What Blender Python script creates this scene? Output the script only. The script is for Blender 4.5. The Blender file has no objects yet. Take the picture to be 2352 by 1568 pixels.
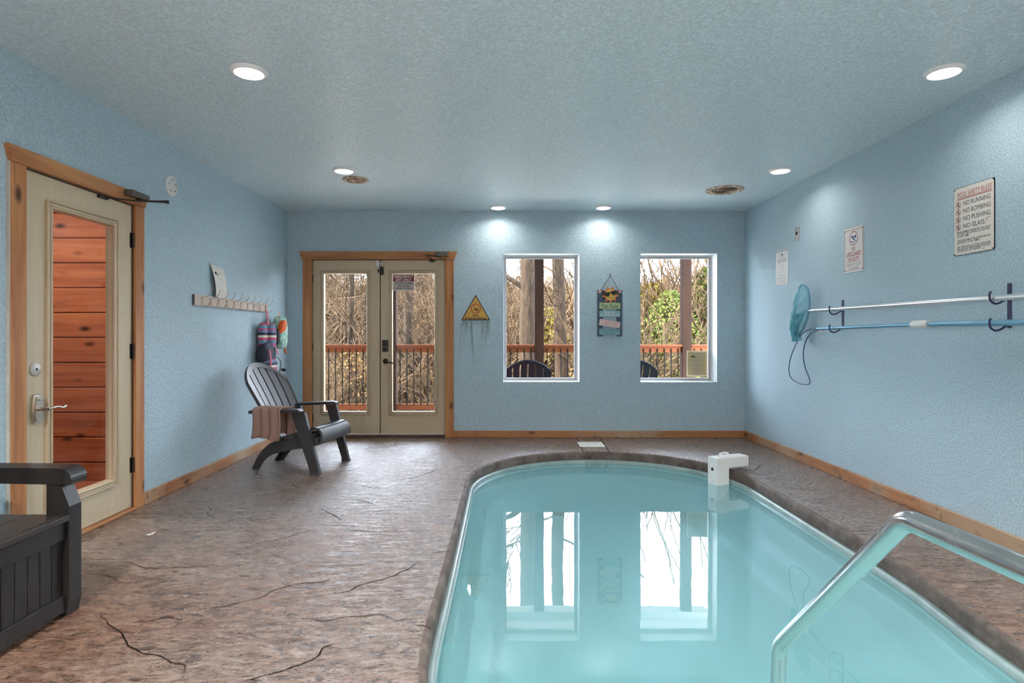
import bpy, bmesh, math, random
from mathutils import Vector, Matrix, noise

random.seed(7)
SC = bpy.context.scene
COL = SC.collection
PI = math.pi

# ---------------------------------------------------------------- camera, sky, sun, exposure
F, VX, VY, CZ = 1350.0, 1157.0, 772.0, 1.16          # focal length and vanishing point in pixels of 2352x1568
cam_d = bpy.data.cameras.new('camera')
cam = bpy.data.objects.new('camera', cam_d); COL.objects.link(cam)
cam.location = (0, 0, CZ); cam.rotation_euler = (PI/2, 0, 0)
cam_d.sensor_width = 36; cam_d.lens = F/2352*36
cam_d.shift_x = (1176-VX)/2352; cam_d.shift_y = (VY-784)/2352
cam_d.clip_start = 0.02; cam_d.clip_end = 400
SC.camera = cam
SC.view_settings.view_transform = 'Standard'; SC.view_settings.look = 'None'
SC.view_settings.gamma = 1; SC.view_settings.use_curve_mapping = False
SC.view_settings.exposure = 1.8
try:
    SC.cycles.use_denoising = True
    SC.cycles.max_bounces = 9; SC.cycles.diffuse_bounces = 5; SC.cycles.glossy_bounces = 4; SC.cycles.transparent_max_bounces = 10
    SC.cycles.use_adaptive_sampling = True; SC.cycles.adaptive_threshold = .04
    SC.cycles.sample_clamp_indirect = 6
except Exception: pass

W = bpy.data.worlds.new('sky'); SC.world = W; W.use_nodes = True
nt = W.node_tree; nt.nodes.clear()
SKY_STRENGTH = 8.0
wo = nt.nodes.new('ShaderNodeOutputWorld'); bg = nt.nodes.new('ShaderNodeBackground')
tc = nt.nodes.new('ShaderNodeTexCoord'); sx = nt.nodes.new('ShaderNodeSeparateXYZ'); cr = nt.nodes.new('ShaderNodeValToRGB')
cr.color_ramp.elements[0].color = (.80, .85, .92, 1); cr.color_ramp.elements[1].color = (.55, .68, .90, 1)
nt.links.new(tc.outputs['Generated'], sx.inputs[0]); nt.links.new(sx.outputs['Z'], cr.inputs[0])
nt.links.new(cr.outputs[0], bg.inputs[0]); bg.inputs[1].default_value = SKY_STRENGTH
nt.links.new(bg.outputs[0], wo.inputs[0])

SUN_STRENGTH = 18.0
sd = bpy.data.lights.new('sun', 'SUN'); sd.energy = SUN_STRENGTH; sd.angle = .01; sd.color = (1, .93, .80)
sun = bpy.data.objects.new('sun', sd); COL.objects.link(sun)
sun.rotation_euler = Vector((-.80, -.12, .62)).to_track_quat('Z', 'Y').to_euler()

LAMP_W = 1.05           # watts of each recessed ceiling lamp; brighter fill rows are added behind the viewer
LAMP_W_FILL = 45.0
LAMP_SPREAD = 150

# ---------------------------------------------------------------- mesh builder
class MB:
    def __init__(s): s.v = []; s.f = []; s.m = []
    def add(s, vs, fs, mi=0):
        o = len(s.v); s.v += [tuple(p) for p in vs]
        for f in fs: s.f.append(tuple(i+o for i in f)); s.m.append(mi)
    def box(s, a, b, mi=0, fr=None):
        x0, y0, z0 = a; x1, y1, z1 = b
        vs = [(x0,y0,z0),(x1,y0,z0),(x1,y1,z0),(x0,y1,z0),(x0,y0,z1),(x1,y0,z1),(x1,y1,z1),(x0,y1,z1)]
        if fr: vs = [fr(*p) for p in vs]
        s.add(vs, [(0,3,2,1),(4,5,6,7),(0,1,5,4),(1,2,6,5),(2,3,7,6),(3,0,4,7)], mi)
        return s
    def bbox(s, a, b, r=.005, seg=2, fr=None, mi=0):
        bm = bmesh.new(); bmesh.ops.create_cube(bm, size=1)
        a, b = Vector(a), Vector(b)
        for v in bm.verts: v.co = Vector([(a[i]+b[i])/2 + v.co[i]*abs(b[i]-a[i]) for i in range(3)])
        r = min(r, .49*min(abs(b[i]-a[i]) for i in range(3)))
        bmesh.ops.bevel(bm, geom=bm.edges[:], offset=r, segments=seg, affect='EDGES', profile=.5)
        s.bm(bm, fr, mi); return s
    def bm(s, bm, fr=None, mi=0):
        bm.verts.index_update()
        vs = [fr(*v.co) if fr else tuple(v.co) for v in bm.verts]
        s.add(vs, [[v.index for v in f.verts] for f in bm.faces], mi); bm.free()
    def tube(s, pts, r, n=8, closed=False, caps=True, mi=0):
        pts = [Vector(p) for p in pts]; N = len(pts)
        rr = r if isinstance(r, (list, tuple)) else [r]*N
        ref = None; rings = []
        for i, p in enumerate(pts):
            if closed: t = pts[(i+1) % N]-pts[i-1]
            else: t = pts[min(i+1, N-1)]-pts[max(i-1, 0)]
            if t.length < 1e-9: t = Vector((0, 0, 1))
            t.normalize()
            if ref is None:
                ref = t.orthogonal().normalized()
            else:
                ref = ref-t*ref.dot(t)
                ref = ref.normalized() if ref.length > 1e-6 else t.orthogonal().normalized()
            b = t.cross(ref)
            rings.append([p+(ref*math.cos(2*PI*k/n)+b*math.sin(2*PI*k/n))*rr[i] for k in range(n)])
        vs = [q for R in rings for q in R]; fs = []
        for i in range(N if closed else N-1):
            j = (i+1) % N
            for k in range(n): fs.append((i*n+k, i*n+(k+1) % n, j*n+(k+1) % n, j*n+k))
        if caps and not closed:
            fs.append(tuple(range(n))[::-1]); fs.append(tuple((N-1)*n+k for k in range(n)))
        s.add(vs, fs, mi); return s
    def lathe(s, prof, n=32, fr=None, mi=0, caps=True):
        vs = []; fs = []
        for (r, z) in prof:
            for k in range(n):
                p = (r*math.cos(2*PI*k/n), r*math.sin(2*PI*k/n), z); vs.append(fr(*p) if fr else p)
        for i in range(len(prof)-1):
            for k in range(n): fs.append((i*n+k, i*n+(k+1) % n, (i+1)*n+(k+1) % n, (i+1)*n+k))
        if caps: fs.append(tuple(range(n))[::-1]); fs.append(tuple((len(prof)-1)*n+k for k in range(n)))
        s.add(vs, fs, mi); return s
    def prism(s, poly, z0, z1, fr=None, mi=0):
        n = len(poly)
        vs = [(x, y, z0) for x, y in poly]+[(x, y, z1) for x, y in poly]
        if fr: vs = [fr(*p) for p in vs]
        fs = [tuple(range(n))[::-1], tuple(range(n, 2*n))]+[(i, (i+1) % n, n+(i+1) % n, n+i) for i in range(n)]
        s.add(vs, fs, mi); return s
    def sheet(s, fn, nu, nv, th, mi=0):
        """closed solid from surface fn(u,v), u,v in 0..1, thickness th (number or fn)"""
        P = [[Vector(fn(i/nu, j/nv)) for j in range(nv+1)] for i in range(nu+1)]
        vs = []; M = (nu+1)*(nv+1)
        for side in (1, -1):
            for i in range(nu+1):
                for j in range(nv+1):
                    du = P[min(i+1, nu)][j]-P[max(i-1, 0)][j]; dv = P[i][min(j+1, nv)]-P[i][max(j-1, 0)]
                    nn = du.cross(dv); nn = nn.normalized() if nn.length > 1e-12 else Vector((0, 0, 1))
                    vs.append(P[i][j]+nn*(th/2*side))
        fs = []; ix = lambda i, j: i*(nv+1)+j
        for i in range(nu):
            for j in range(nv):
                a, b, c, d = ix(i, j), ix(i+1, j), ix(i+1, j+1), ix(i, j+1)
                fs.append((a, b, c, d)); fs.append((M+d, M+c, M+b, M+a))
        for i in range(nu):
            for j in (0, nv):
                a, b = ix(i, j), ix(i+1, j)
                fs.append((a, M+a, M+b, b) if j == 0 else (b, M+b, M+a, a))
        for j in range(nv):
            for i in (0, nu):
                a, b = ix(i, j), ix(i, j+1)
                fs.append((b, M+b, M+a, a) if i == 0 else (a, M+a, M+b, b))
        s.add(vs, fs, mi); return s
    def slab(s, us, vs_, holes, n0, n1, fr, mi=0, mi_hole=None):
        """rectangular slab with rectangular holes; us/vs_ = (lo, hi); n0 front n1 back"""
        U = sorted(set([us[0], us[1]]+[h[i] for h in holes for i in (0, 1)]))
        V = sorted(set([vs_[0], vs_[1]]+[h[i] for h in holes for i in (2, 3)]))
        U = [u for u in U if us[0] <= u <= us[1]]; V = [v for v in V if vs_[0] <= v <= vs_[1]]
        def solid(i, j):
            if i < 0 or j < 0 or i >= len(U)-1 or j >= len(V)-1: return None
            cu, cv = (U[i]+U[i+1])/2, (V[j]+V[j+1])/2
            return not any(h[0] < cu < h[1] and h[2] < cv < h[3] for h in holes)
        mh = mi if mi_hole is None else mi_hole
        for i in range(len(U)-1):
            for j in range(len(V)-1):
                if not solid(i, j): continue
                u0, u1, v0, v1 = U[i], U[i+1], V[j], V[j+1]
                q = lambda *L: [fr(*p) for p in L]
                s.add(q((u0,v0,n0),(u1,v0,n0),(u1,v1,n0),(u0,v1,n0)), [(0,1,2,3)], mi)
                s.add(q((u0,v0,n1),(u1,v0,n1),(u1,v1,n1),(u0,v1,n1)), [(3,2,1,0)], mi)
                for di, dj, e in ((-1,0,((u0,v0),(u0,v1))),(1,0,((u1,v1),(u1,v0))),(0,-1,((u1,v0),(u0,v0))),(0,1,((u0,v1),(u1,v1)))):
                    if solid(i+di, j+dj): continue
                    (a, b), (c, d) = e
                    s.add(q((a,b,n0),(c,d,n0),(c,d,n1),(a,b,n1)), [(3,2,1,0)], mh if solid(i+di, j+dj) is False else mi)
        return s
    def build(s, name, mat, parent=None, smooth=False, fix=True, angle=None):
        me = bpy.data.meshes.new(name); me.from_pydata(s.v, [], s.f)
        mats = mat if isinstance(mat, (list, tuple)) else [mat]
        for m in mats: me.materials.append(MAT[m])
        for p, i in zip(me.polygons, s.m): p.material_index = i
        if fix:
            bm = bmesh.new(); bm.from_mesh(me)
            bmesh.ops.remove_doubles(bm, verts=bm.verts, dist=1e-6)
            bmesh.ops.recalc_face_normals(bm, faces=bm.faces); bm.to_mesh(me); bm.free()
        if smooth:
            for p in me.polygons: p.use_smooth = True
            try: me.set_sharp_from_angle(angle=math.radians(angle or 40))
            except Exception: pass
        o = bpy.data.objects.new(name, me); COL.objects.link(o)
        if parent: o.parent = parent
        return o

def tag(o, label=None, cat=None, group=None, kind=None):
    for k, v in (('label', label), ('category', cat), ('group', group), ('kind', kind)):
        if v: o[k] = v
    return o
def empty(name, loc=(0,0,0), rz=0, mat=None):
    o = bpy.data.objects.new(name, None); COL.objects.link(o); o.empty_display_size = .05
    if mat: o.matrix_world = mat
    else: o.location = loc; o.rotation_euler = (0, 0, rz)
    return o
def copy_tree(o, parent=None):
    c = o.copy(); COL.objects.link(c); c.parent = parent
    for ch in list(o.children): copy_tree(ch, c)
    return c
def frame_mat(o, u, v):
    u, v = Vector(u), Vector(v); n = u.cross(v)
    return Matrix(((u.x, v.x, n.x, o[0]), (u.y, v.y, n.y, o[1]), (u.z, v.z, n.z, o[2]), (0, 0, 0, 1)))
def catmull(pts, k=6, closed=False):
    P = [Vector(p) for p in pts]; N = len(P); out = []
    rng = range(N) if closed else range(N-1)
    for i in rng:
        p0 = P[(i-1) % N] if closed or i > 0 else P[0]*2-P[1]
        p1, p2 = P[i], P[(i+1) % N]
        p3 = P[(i+2) % N] if closed or i+2 < N else P[-1]*2-P[-2]
        for j in range(k):
            t = j/k
            out.append(.5*((2*p1)+(p2-p0)*t+(2*p0-5*p1+4*p2-p3)*t*t+(3*p1-p0-3*p2+p3)*t**3))
    if not closed: out.append(P[-1].copy())
    return out

# ---------------------------------------------------------------- materials
MAT = {}
class NT:
    def __init__(s, name):
        m = bpy.data.materials.new(name); m.use_nodes = True; s.m = m; s.t = m.node_tree
        s.p = s.t.nodes['Principled BSDF']; s.out = s.t.nodes['Material Output']; MAT[name] = m
    def n(s, ty, **kw):
        nd = s.t.nodes.new(ty)
        for k, v in kw.items():
            if k in nd.inputs: nd.inputs[k].default_value = v
            else: setattr(nd, k, v)
        return nd
    def l(s, a, b): s.t.links.new(a, b)
    def coord(s, scale=(1,1,1), rot=(0,0,0)):
        tcn = s.n('ShaderNodeTexCoord'); mp = s.n('ShaderNodeMapping')
        mp.inputs['Scale'].default_value = scale; mp.inputs['Rotation'].default_value = rot
        s.l(tcn.outputs['Object'], mp.inputs[0]); return mp.outputs[0]
    def noise(s, scale, detail=4, rough=.55, vec=None, dist=0):
        nd = s.n('ShaderNodeTexNoise'); nd.inputs['Scale'].default_value = scale; nd.inputs['Detail'].default_value = detail
        nd.inputs['Roughness'].default_value = rough; nd.inputs['Distortion'].default_value = dist
        if vec is not None: s.l(vec, nd.inputs['Vector'])
        return nd.outputs['Fac']
    def ramp(s, fac, stops):
        nd = s.n('ShaderNodeValToRGB'); e = nd.color_ramp.elements
        while len(e) < len(stops): e.new(.5)
        for el, (p, c) in zip(e, stops): el.position = p; el.color = (*c, 1) if len(c) == 3 else c
        s.l(fac, nd.inputs[0]); return nd.outputs[0]
    def mix(s, fac, a, b, blend='MIX'):
        nd = s.n('ShaderNodeMix', data_type='RGBA', blend_type=blend)
        for i, x in ((0, fac), (6, a), (7, b)):
            if hasattr(x, 'links'): s.l(x, nd.inputs[i])
            elif i == 0: nd.inputs[0].default_value = x
            else: nd.inputs[i].default_value = (*x, 1)
        return nd.outputs[2]
    def bump(s, h, strength=.3, dist=.01, prev=None):
        b = s.n('ShaderNodeBump'); b.inputs['Strength'].default_value = strength; b.inputs['Distance'].default_value = dist
        s.l(h, b.inputs['Height'])
        if prev is not None: s.l(prev, b.inputs['Normal'])
        s.l(b.outputs[0], s.p.inputs['Normal']); return b.outputs[0]
    def set(s, color=None, rough=None, metal=None, spec=None, coat=None, coat_rough=None, ior=None):
        p = s.p.inputs
        if color is not None:
            if hasattr(color, 'links'): s.l(color, p['Base Color'])
            else: p['Base Color'].default_value = (*color, 1)
        if rough is not None:
            if hasattr(rough, 'links'): s.l(rough, p['Roughness'])
            else: p['Roughness'].default_value = rough
        if metal is not None: p['Metallic'].default_value = metal
        if spec is not None: p['Specular IOR Level'].default_value = spec
        if coat is not None: p['Coat Weight'].default_value = coat
        if coat_rough is not None: p['Coat Roughness'].default_value = coat_rough
        if ior is not None: p['IOR'].default_value = ior
        return s
def simple(name, c, rough=.5, metal=0, spec=.5, var=.0, bump=0, bscale=60, coat=0):
    t = NT(name)
    if var:
        f = t.noise(9, 5, .6, t.coord())
        c2 = tuple(x*(1-var) for x in c); c3 = tuple(min(1, x*(1+var*.5)) for x in c)
        t.set(t.ramp(f, [(.3, c2), (.7, c3)]))
    else: t.set(c)
    t.set(None, rough, metal, spec, coat)
    if bump: t.bump(t.noise(bscale, 3, .6, t.coord()), bump, .004)
    return t

def paint(name, c, scale=1.0, rough=.42, strength=.55):
    t = NT(name); v = t.coord()
    n1 = t.noise(85*scale, 3, .6, v); n2 = t.noise(2.2, 3, .5, v)
    blob = t.ramp(n1, [(.40, (0,0,0)), (.60, (1,1,1))])
    dark = tuple(x*.80 for x in c)
    c1 = t.mix(blob, dark, c)
    t.set(t.mix(t.ramp(n2, [(.35, (.0,.0,.0)), (.7, (1,1,1))]), c1, tuple(x*1.0 for x in c)) if False else c1, rough, 0, .5)
    t.bump(blob, strength, .006)
    return t
paint('blue_paint', (.495, .655, .75))
paint('blue_ceiling', (.66, .80, .86), .8, .30, .5)
MAT['blue_ceiling'].node_tree.nodes['Principled BSDF'].inputs['IOR'].default_value = 1.85
simple('daylit_reveal', (.80, .86, .88), .45, var=.03, bump=.15)  # whiter window reveals: daylight on their edges is put into the colour

def wood(name, axis, light, mid, dark, knot=True, rough=.5, sc=1.0):
    t = NT(name)
    s = [14*sc, 14*sc, 14*sc]; s[axis] = 1.1*sc
    v = t.coord(tuple(s)); g = t.noise(1.0, 6, .62, v, .6)
    s2 = [70*sc]*3; s2[axis] = 3*sc
    fine = t.noise(1.0, 3, .6, t.coord(tuple(s2)))
    c = t.ramp(g, [(.28, dark), (.46, mid), (.66, light)])
    c = t.mix(.25, c, t.ramp(fine, [(.3, dark), (.7, light)]))
    if knot:
        s3 = [7*sc]*3; s3[axis] = 3.2*sc
        vo = t.n('ShaderNodeTexVoronoi'); vo.inputs['Scale'].default_value = 1; vo.inputs['Randomness'].default_value = 1
        t.l(t.coord(tuple(s3)), vo.inputs['Vector'])
        k = t.ramp(vo.outputs['Distance'], [(.06, (1,1,1)), (.20, (0,0,0))])
        c = t.mix(k, c, tuple(x*.25 for x in dark))
    t.set(c, rough, 0, .4); t.bump(fine, .12, .003)
    return t
CL, CM, CD = (.56, .27, .105), (.42, .17, .062), (.23, .075, .028)
wood('cedar_x', 0, CL, CM, CD); wood('cedar_y', 1, CL, CM, CD); wood('cedar_z', 2, CL, CM, CD)
def worn(name, axis):
    t = wood(name, axis, (.50,.25,.105), (.40,.17,.068), (.24,.085,.035))
    base = t.p.inputs['Base Color'].links[0].from_socket
    f = t.noise(9, 6, .75, t.coord()); g = t.noise(1.3, 2, .5, t.coord())
    pale = t.mix(t.ramp(g, [(.50, (0,0,0)), (.68, (1,1,1))]), base, (.44, .32, .21))
    t.set(t.mix(t.ramp(f, [(.58, (0,0,0)), (.68, (1,1,1))]), pale, (.10, .055, .035)))
worn('baseboard_x', 0); worn('baseboard_y', 1)
wood('hall_plank', 0, (.50,.175,.075), (.37,.105,.042), (.19,.048,.022), True, .35)
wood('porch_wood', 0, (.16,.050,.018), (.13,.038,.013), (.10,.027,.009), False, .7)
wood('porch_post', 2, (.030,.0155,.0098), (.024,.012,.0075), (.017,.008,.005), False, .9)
simple('edge_brown', (.10, .06, .04), .8, var=.3)
simple('caulk_edge', (.55, .52, .47), .8, var=.2, bump=.4)

t = NT('door_paint')                                   # taupe paint over grained fibreglass
s2 = t.noise(1, 3, .6, t.coord((120, 120, 4))); t.set(t.ramp(s2, [(.3, (.50,.405,.275)), (.7, (.57,.465,.325))]), .42); t.bump(s2, .12, .002)

t = NT('stamped_concrete')
v = t.coord((1, 1, 1)); vs = t.coord((3.6, 8.5, 4))
big = t.noise(.62, 3, .55, v); mid = t.noise(2.2, 6, .74, vs, 1.6); fine = t.noise(9, 4, .8, vs, .6)
fleck = t.noise(2.0, 5, .80, t.coord((5.5, 15, 6)), 2.4)
brown = t.ramp(mid, [(.36, (.05,.023,.014)), (.46, (.17,.085,.052)), (.62, (.29,.175,.122))])
grey = t.ramp(mid, [(.36, (.055,.033,.024)), (.46, (.185,.132,.106)), (.62, (.32,.262,.225))])
c = t.mix(t.ramp(big, [(.36, (0,0,0)), (.62, (1,1,1))]), brown, grey)
c = t.mix(t.ramp(fleck, [(.55, (0,0,0)), (.60, (1,1,1))]), c, (.026, .016, .012))
t.set(c, t.ramp(fine, [(.3, (.13,)*3), (.7, (.36,)*3)]), 0, 1.0)
t.p.inputs['IOR'].default_value = 1.75
b1 = t.bump(mid, .6, .014); t.bump(fine, .22, .004, b1)
simple('crack', (.016, .010, .008), .9, spec=.1)
t = NT('coping_concrete'); v = t.coord(); f = t.noise(7, 6, .7, v)
t.set(t.ramp(f, [(.3, (.05,.036,.029)), (.5, (.13,.098,.082)), (.7, (.22,.178,.155))]), .75); t.bump(t.noise(60, 4, .7, v), .6, .01)

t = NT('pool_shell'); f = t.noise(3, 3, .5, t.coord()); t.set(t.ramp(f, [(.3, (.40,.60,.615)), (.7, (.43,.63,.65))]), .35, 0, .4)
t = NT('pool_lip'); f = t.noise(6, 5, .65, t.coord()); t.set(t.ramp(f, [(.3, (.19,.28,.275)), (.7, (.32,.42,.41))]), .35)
def clear(name, ior, tint, bump=None, rough=0.0, dust=0.0, murk=None):
    t = NT(name); t.t.nodes.remove(t.p)
    tr = t.n('ShaderNodeBsdfTransparent'); tr.inputs[0].default_value = (*tint, 1)
    gl = t.n('ShaderNodeBsdfGlossy'); gl.inputs['Roughness'].default_value = rough; gl.inputs[0].default_value = (1,1,1,1)
    fr = t.n('ShaderNodeFresnel'); fr.inputs['IOR'].default_value = ior
    ge = t.n('ShaderNodeNewGeometry'); mr = t.n('ShaderNodeMapRange'); mr.inputs['To Min'].default_value = ior; mr.inputs['To Max'].default_value = 1/ior
    t.l(ge.outputs['Backfacing'], mr.inputs['Value']); t.l(mr.outputs[0], fr.inputs['IOR'])   # thin sheet: same reflectance from either side
    mx = t.n('ShaderNodeMixShader'); t.l(fr.outputs[0], mx.inputs[0]); t.l(tr.outputs[0], mx.inputs[1]); t.l(gl.outputs[0], mx.inputs[2])
    res = mx.outputs[0]
    if murk:                                             # cloudiness of the water body
        df = t.n('ShaderNodeBsdfDiffuse'); df.inputs[0].default_value = (*murk[1], 1)
        mm_ = t.n('ShaderNodeMixShader'); mm_.inputs[0].default_value = murk[0]; t.l(tr.outputs[0], mm_.inputs[1]); t.l(df.outputs[0], mm_.inputs[2]); t.l(mm_.outputs[0], mx.inputs[1])
    if bump:
        b = t.n('ShaderNodeBump'); b.inputs['Strength'].default_value = bump[0]; b.inputs['Distance'].default_value = bump[1]
        t.l(t.noise(bump[2], 2, .5, t.coord((1, .55, 1)), .3), b.inputs['Height']); t.l(b.outputs[0], gl.inputs['Normal']); t.l(b.outputs[0], fr.inputs['Normal'])
    if dust:
        df = t.n('ShaderNodeBsdfDiffuse'); df.inputs[0].default_value = (.8,.78,.74,1)
        sp = t.ramp(t.noise(160, 2, .6, t.coord()), [(.66, (0,0,0)), (.72, (dust,)*3)])
        m2 = t.n('ShaderNodeMixShader'); t.l(sp, m2.inputs[0]); t.l(res, m2.inputs[1]); t.l(df.outputs[0], m2.inputs[2]); res = m2.outputs[0]
    t.l(res, t.out.inputs[0])
clear('water', 1.55, (.74, .91, .925), (.10, .004, 5.0), murk=(.38, (.235, .46, .475)))
clear('glass', 1.18, (.985, .99, .99))

simple('downlight_trim', (.80, .80, .80), .4)
t = NT('lamp_lens'); t.set((.9,.9,.9), .4); t.p.inputs['Emission Color'].default_value = (1,.96,.90,1); t.p.inputs['Emission Strength'].default_value = 3.2
t = NT('pool_lamp'); t.set((.9,.9,.9), .4); t.p.inputs['Emission Color'].default_value = (.9,.97,1,1); t.p.inputs['Emission Strength'].default_value = 5
t = NT('rusty_vent'); f = t.noise(26, 6, .7, t.coord()); t.set(t.ramp(f, [(.40, (.20,.085,.04)), (.50, (.42,.27,.17)), (.60, (.72,.66,.55))]), .6, 0); t.bump(f, .3, .003)
simple('vent_dark', (.06, .04, .03), .7, var=.3)
simple('vent_fin', (.22, .14, .10), .5, .5, var=.4)
t = NT('stainless'); f = t.noise(1, 3, .6, t.coord((14, 14, 14))); t.set((.66,.66,.65), t.ramp(f, [(.3, (.16,)*3), (.7, (.30,)*3)]), 1)
simple('aluminium', (.74, .75, .76), .28, .85)
simple('blue_metal', (.16, .36, .50), .3, .35)
simple('nickel', (.58, .54, .48), .25, 1)
simple('bronze', (.035, .028, .022), .4, .6)
simple('closer_brown', (.10, .085, .07), .5, .2)
simple('closer_green', (.12, .12, .10), .5, .2)
simple('vinyl_frame', (.36, .36, .37), .4)
simple('vinyl_pale', (.62, .62, .62), .4)
simple('white_plastic', (.78, .78, .77), .35)
simple('steel_plate', (.52, .50, .47), .4, .4, var=.2)
simple('black', (.012, .012, .014), .45)
simple('ink', (.02, .02, .025), .6)
simple('ink_red', (.36, .03, .03), .5)
simple('ink_blue', (.03, .05, .20), .5)
simple('ink_grey', (.22, .22, .24), .6)
simple('ink_faint', (.52, .52, .53), .6)
simple('ink_white', (.80, .80, .78), .5)
simple('ink_teal', (.02, .14, .20), .5)
simple('ink_pink', (.62, .16, .16), .5)
simple('ink_green', (.10, .22, .09), .5)
t = NT('sign_white_rust'); f = t.noise(14, 6, .7, t.coord()); t.set(t.ramp(f, [(.62, (.70,.66,.61)), (.68, (.40,.20,.08)), (.74, (.10,.05,.03))]), .4)
simple('sign_white', (.72, .68, .66), .35)
simple('sign_gloss', (.74, .73, .71), .12)
simple('paper', (.72, .69, .64), .7)
simple('gold_paper', (.44, .34, .17), .5)
simple('cream_paper', (.80, .66, .42), .6)
simple('sign_maroon', (.20, .025, .03), .5)
simple('sign_silver', (.45, .42, .40), .4, .2)
simple('sign_yellow', (.62, .36, .07), .5, var=.1)
simple('slate_board', (.055, .10, .15), .6, var=.2)
simple('lime_board', (.46, .52, .24), .6, var=.1)
simple('aqua_board', (.24, .43, .46), .6, var=.1)
simple('pink_board', (.70, .58, .56), .6, var=.1)
simple('sun_orange', (.66, .19, .06), .5, var=.15)
simple('sun_yellow', (.72, .47, .10), .5)
simple('cord', (.20, .16, .11), .8)
simple('skin_tone', (.70, .42, .36), .6)
simple('vine', (.14, .19, .12), .8)
simple('chair_plastic', (.046, .046, .052), .46, spec=.55, var=.2, bump=.12, bscale=140)
wood('bench_resin', 2, (.020,.018,.017), (.012,.011,.011), (.006,.006,.006), False, .38)
simple('baluster_dark', (.010, .008, .006), .8, spec=.1)
simple('chair_plastic_dimmed', (.004, .004, .006), .7, spec=.05)  # chair plastic darkened for the porch chairs, offsetting the bright sky's sheen
simple('bench_lid', (.026, .021, .019), .36, var=.2, bump=.1)
t = NT('towel'); f = t.noise(420, 2, .6, t.coord()); t.set(t.ramp(f, [(.3, (.25,.155,.125)), (.7, (.40,.27,.225))]), .95, 0, .1); t.bump(f, .6, .004)
simple('whitewash', (.60, .49, .42), .6, var=.15, bump=.1)
simple('rack_end', (.10, .12, .13), .6)
simple('strap_pink', (.50, .045, .10), .6)
simple('strap_black', (.02, .02, .025), .6)
simple('navy_fabric', (.028, .032, .055), .8)
simple('orange_fabric', (.72, .13, .02), .7)
simple('charcoal_fabric', (.025, .035, .045), .8)
t = NT('striped_fabric'); tcn = t.n('ShaderNodeTexCoord'); sp = t.n('ShaderNodeSeparateXYZ'); t.l(tcn.outputs['Object'], sp.inputs[0])
mm = t.n('ShaderNodeMath', operation='MULTIPLY'); t.l(sp.outputs['Z'], mm.inputs[0]); mm.inputs[1].default_value = 6.6
fr_ = t.n('ShaderNodeMath', operation='FRACT'); t.l(mm.outputs[0], fr_.inputs[0])
c = t.ramp(fr_.outputs[0], [(0, (.10,.22,.32)), (.22, (.50,.07,.16)), (.40, (.60,.56,.50)), (.55, (.025,.03,.05)), (.72, (.13,.18,.32)), (.88, (.50,.07,.16))])
c.node.color_ramp.interpolation = 'CONSTANT'; t.set(c, .8)
t = NT('mint_fabric'); f = t.noise(30, 4, .6, t.coord()); t.set(t.ramp(f, [(.42, (.14,.38,.34)), (.52, (.34,.58,.48)), (.62, (.62,.66,.58))]), .75)
t = NT('net_mesh'); t.t.nodes.remove(t.p)
d1 = t.n('ShaderNodeBsdfDiffuse'); d1.inputs[0].default_value = (.20,.50,.58,1); tl = t.n('ShaderNodeBsdfTranslucent'); tl.inputs[0].default_value = (.24,.56,.63,1)
tp = t.n('ShaderNodeBsdfTransparent'); m1 = t.n('ShaderNodeMixShader'); m1.inputs[0].default_value = .35; t.l(d1.outputs[0], m1.inputs[1]); t.l(tl.outputs[0], m1.inputs[2])
m2 = t.n('ShaderNodeMixShader'); m2.inputs[0].default_value = .32; t.l(m1.outputs[0], m2.inputs[1]); t.l(tp.outputs[0], m2.inputs[2]); t.l(m2.outputs[0], t.out.inputs[0])
simple('net_rim', (.12, .30, .42), .45)
simple('loop_blue', (.02, .07, .15), .4)
simple('hook_navy', (.015, .02, .09), .45)
# outdoors
t = NT('leaf_litter'); f = t.noise(1.6, 8, .75, t.coord((1, 1, 2))); t.set(t.ramp(f, [(.3, (.033,.017,.007)), (.5, (.075,.042,.017)), (.7, (.115,.07,.031))]), .95, 0, .1); t.bump(f, 1, .3)
t = NT('bark'); f = t.noise(5, 6, .7, t.coord((5, 5, 1))); t.set(t.ramp(f, [(.35, (.007,.0045,.0025)), (.55, (.021,.0135,.0078)), (.7, (.037,.0245,.015))]), .9, 0, .1); t.bump(f, .8, .04)
simple('twig', (.044, .0275, .0145), .9, spec=.1, var=.35)
def leaves(name, a, b, c):
    t = NT(name); oi = t.n('ShaderNodeObjectInfo'); f = t.noise(1.3, 5, .8, t.coord()); t.set(t.ramp(f, [(.34, a), (.5, b), (.66, c)]), .8, 0, .1)
    t.p.inputs['Subsurface Weight'].default_value = 0
leaves('leaf_yellow', (.066,.041,.007), (.118,.084,.015), (.155,.122,.034))
leaves('leaf_tan', (.048,.025,.008), (.080,.044,.016), (.11,.068,.028))
leaves('leaf_green', (.020,.027,.005), (.044,.054,.010), (.080,.085,.019))
t = NT('gravel'); f = t.noise(30, 4, .7, t.coord()); t.set(t.ramp(f, [(.3, (.36,.33,.29)), (.7, (.58,.54,.48))]), .95, 0, .1); t.bump(f, .6, .02)  # pale tone for the added light-bouncing yard
simple('deck_wood', (.60, .54, .47), .7, var=.2)
for _n in ('porch_post', 'porch_wood'): MAT[_n].node_tree.nodes['Principled BSDF'].inputs['Specular IOR Level'].default_value = .12
simple('porch_roof_paint', (.40, .40, .40), .7)

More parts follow.
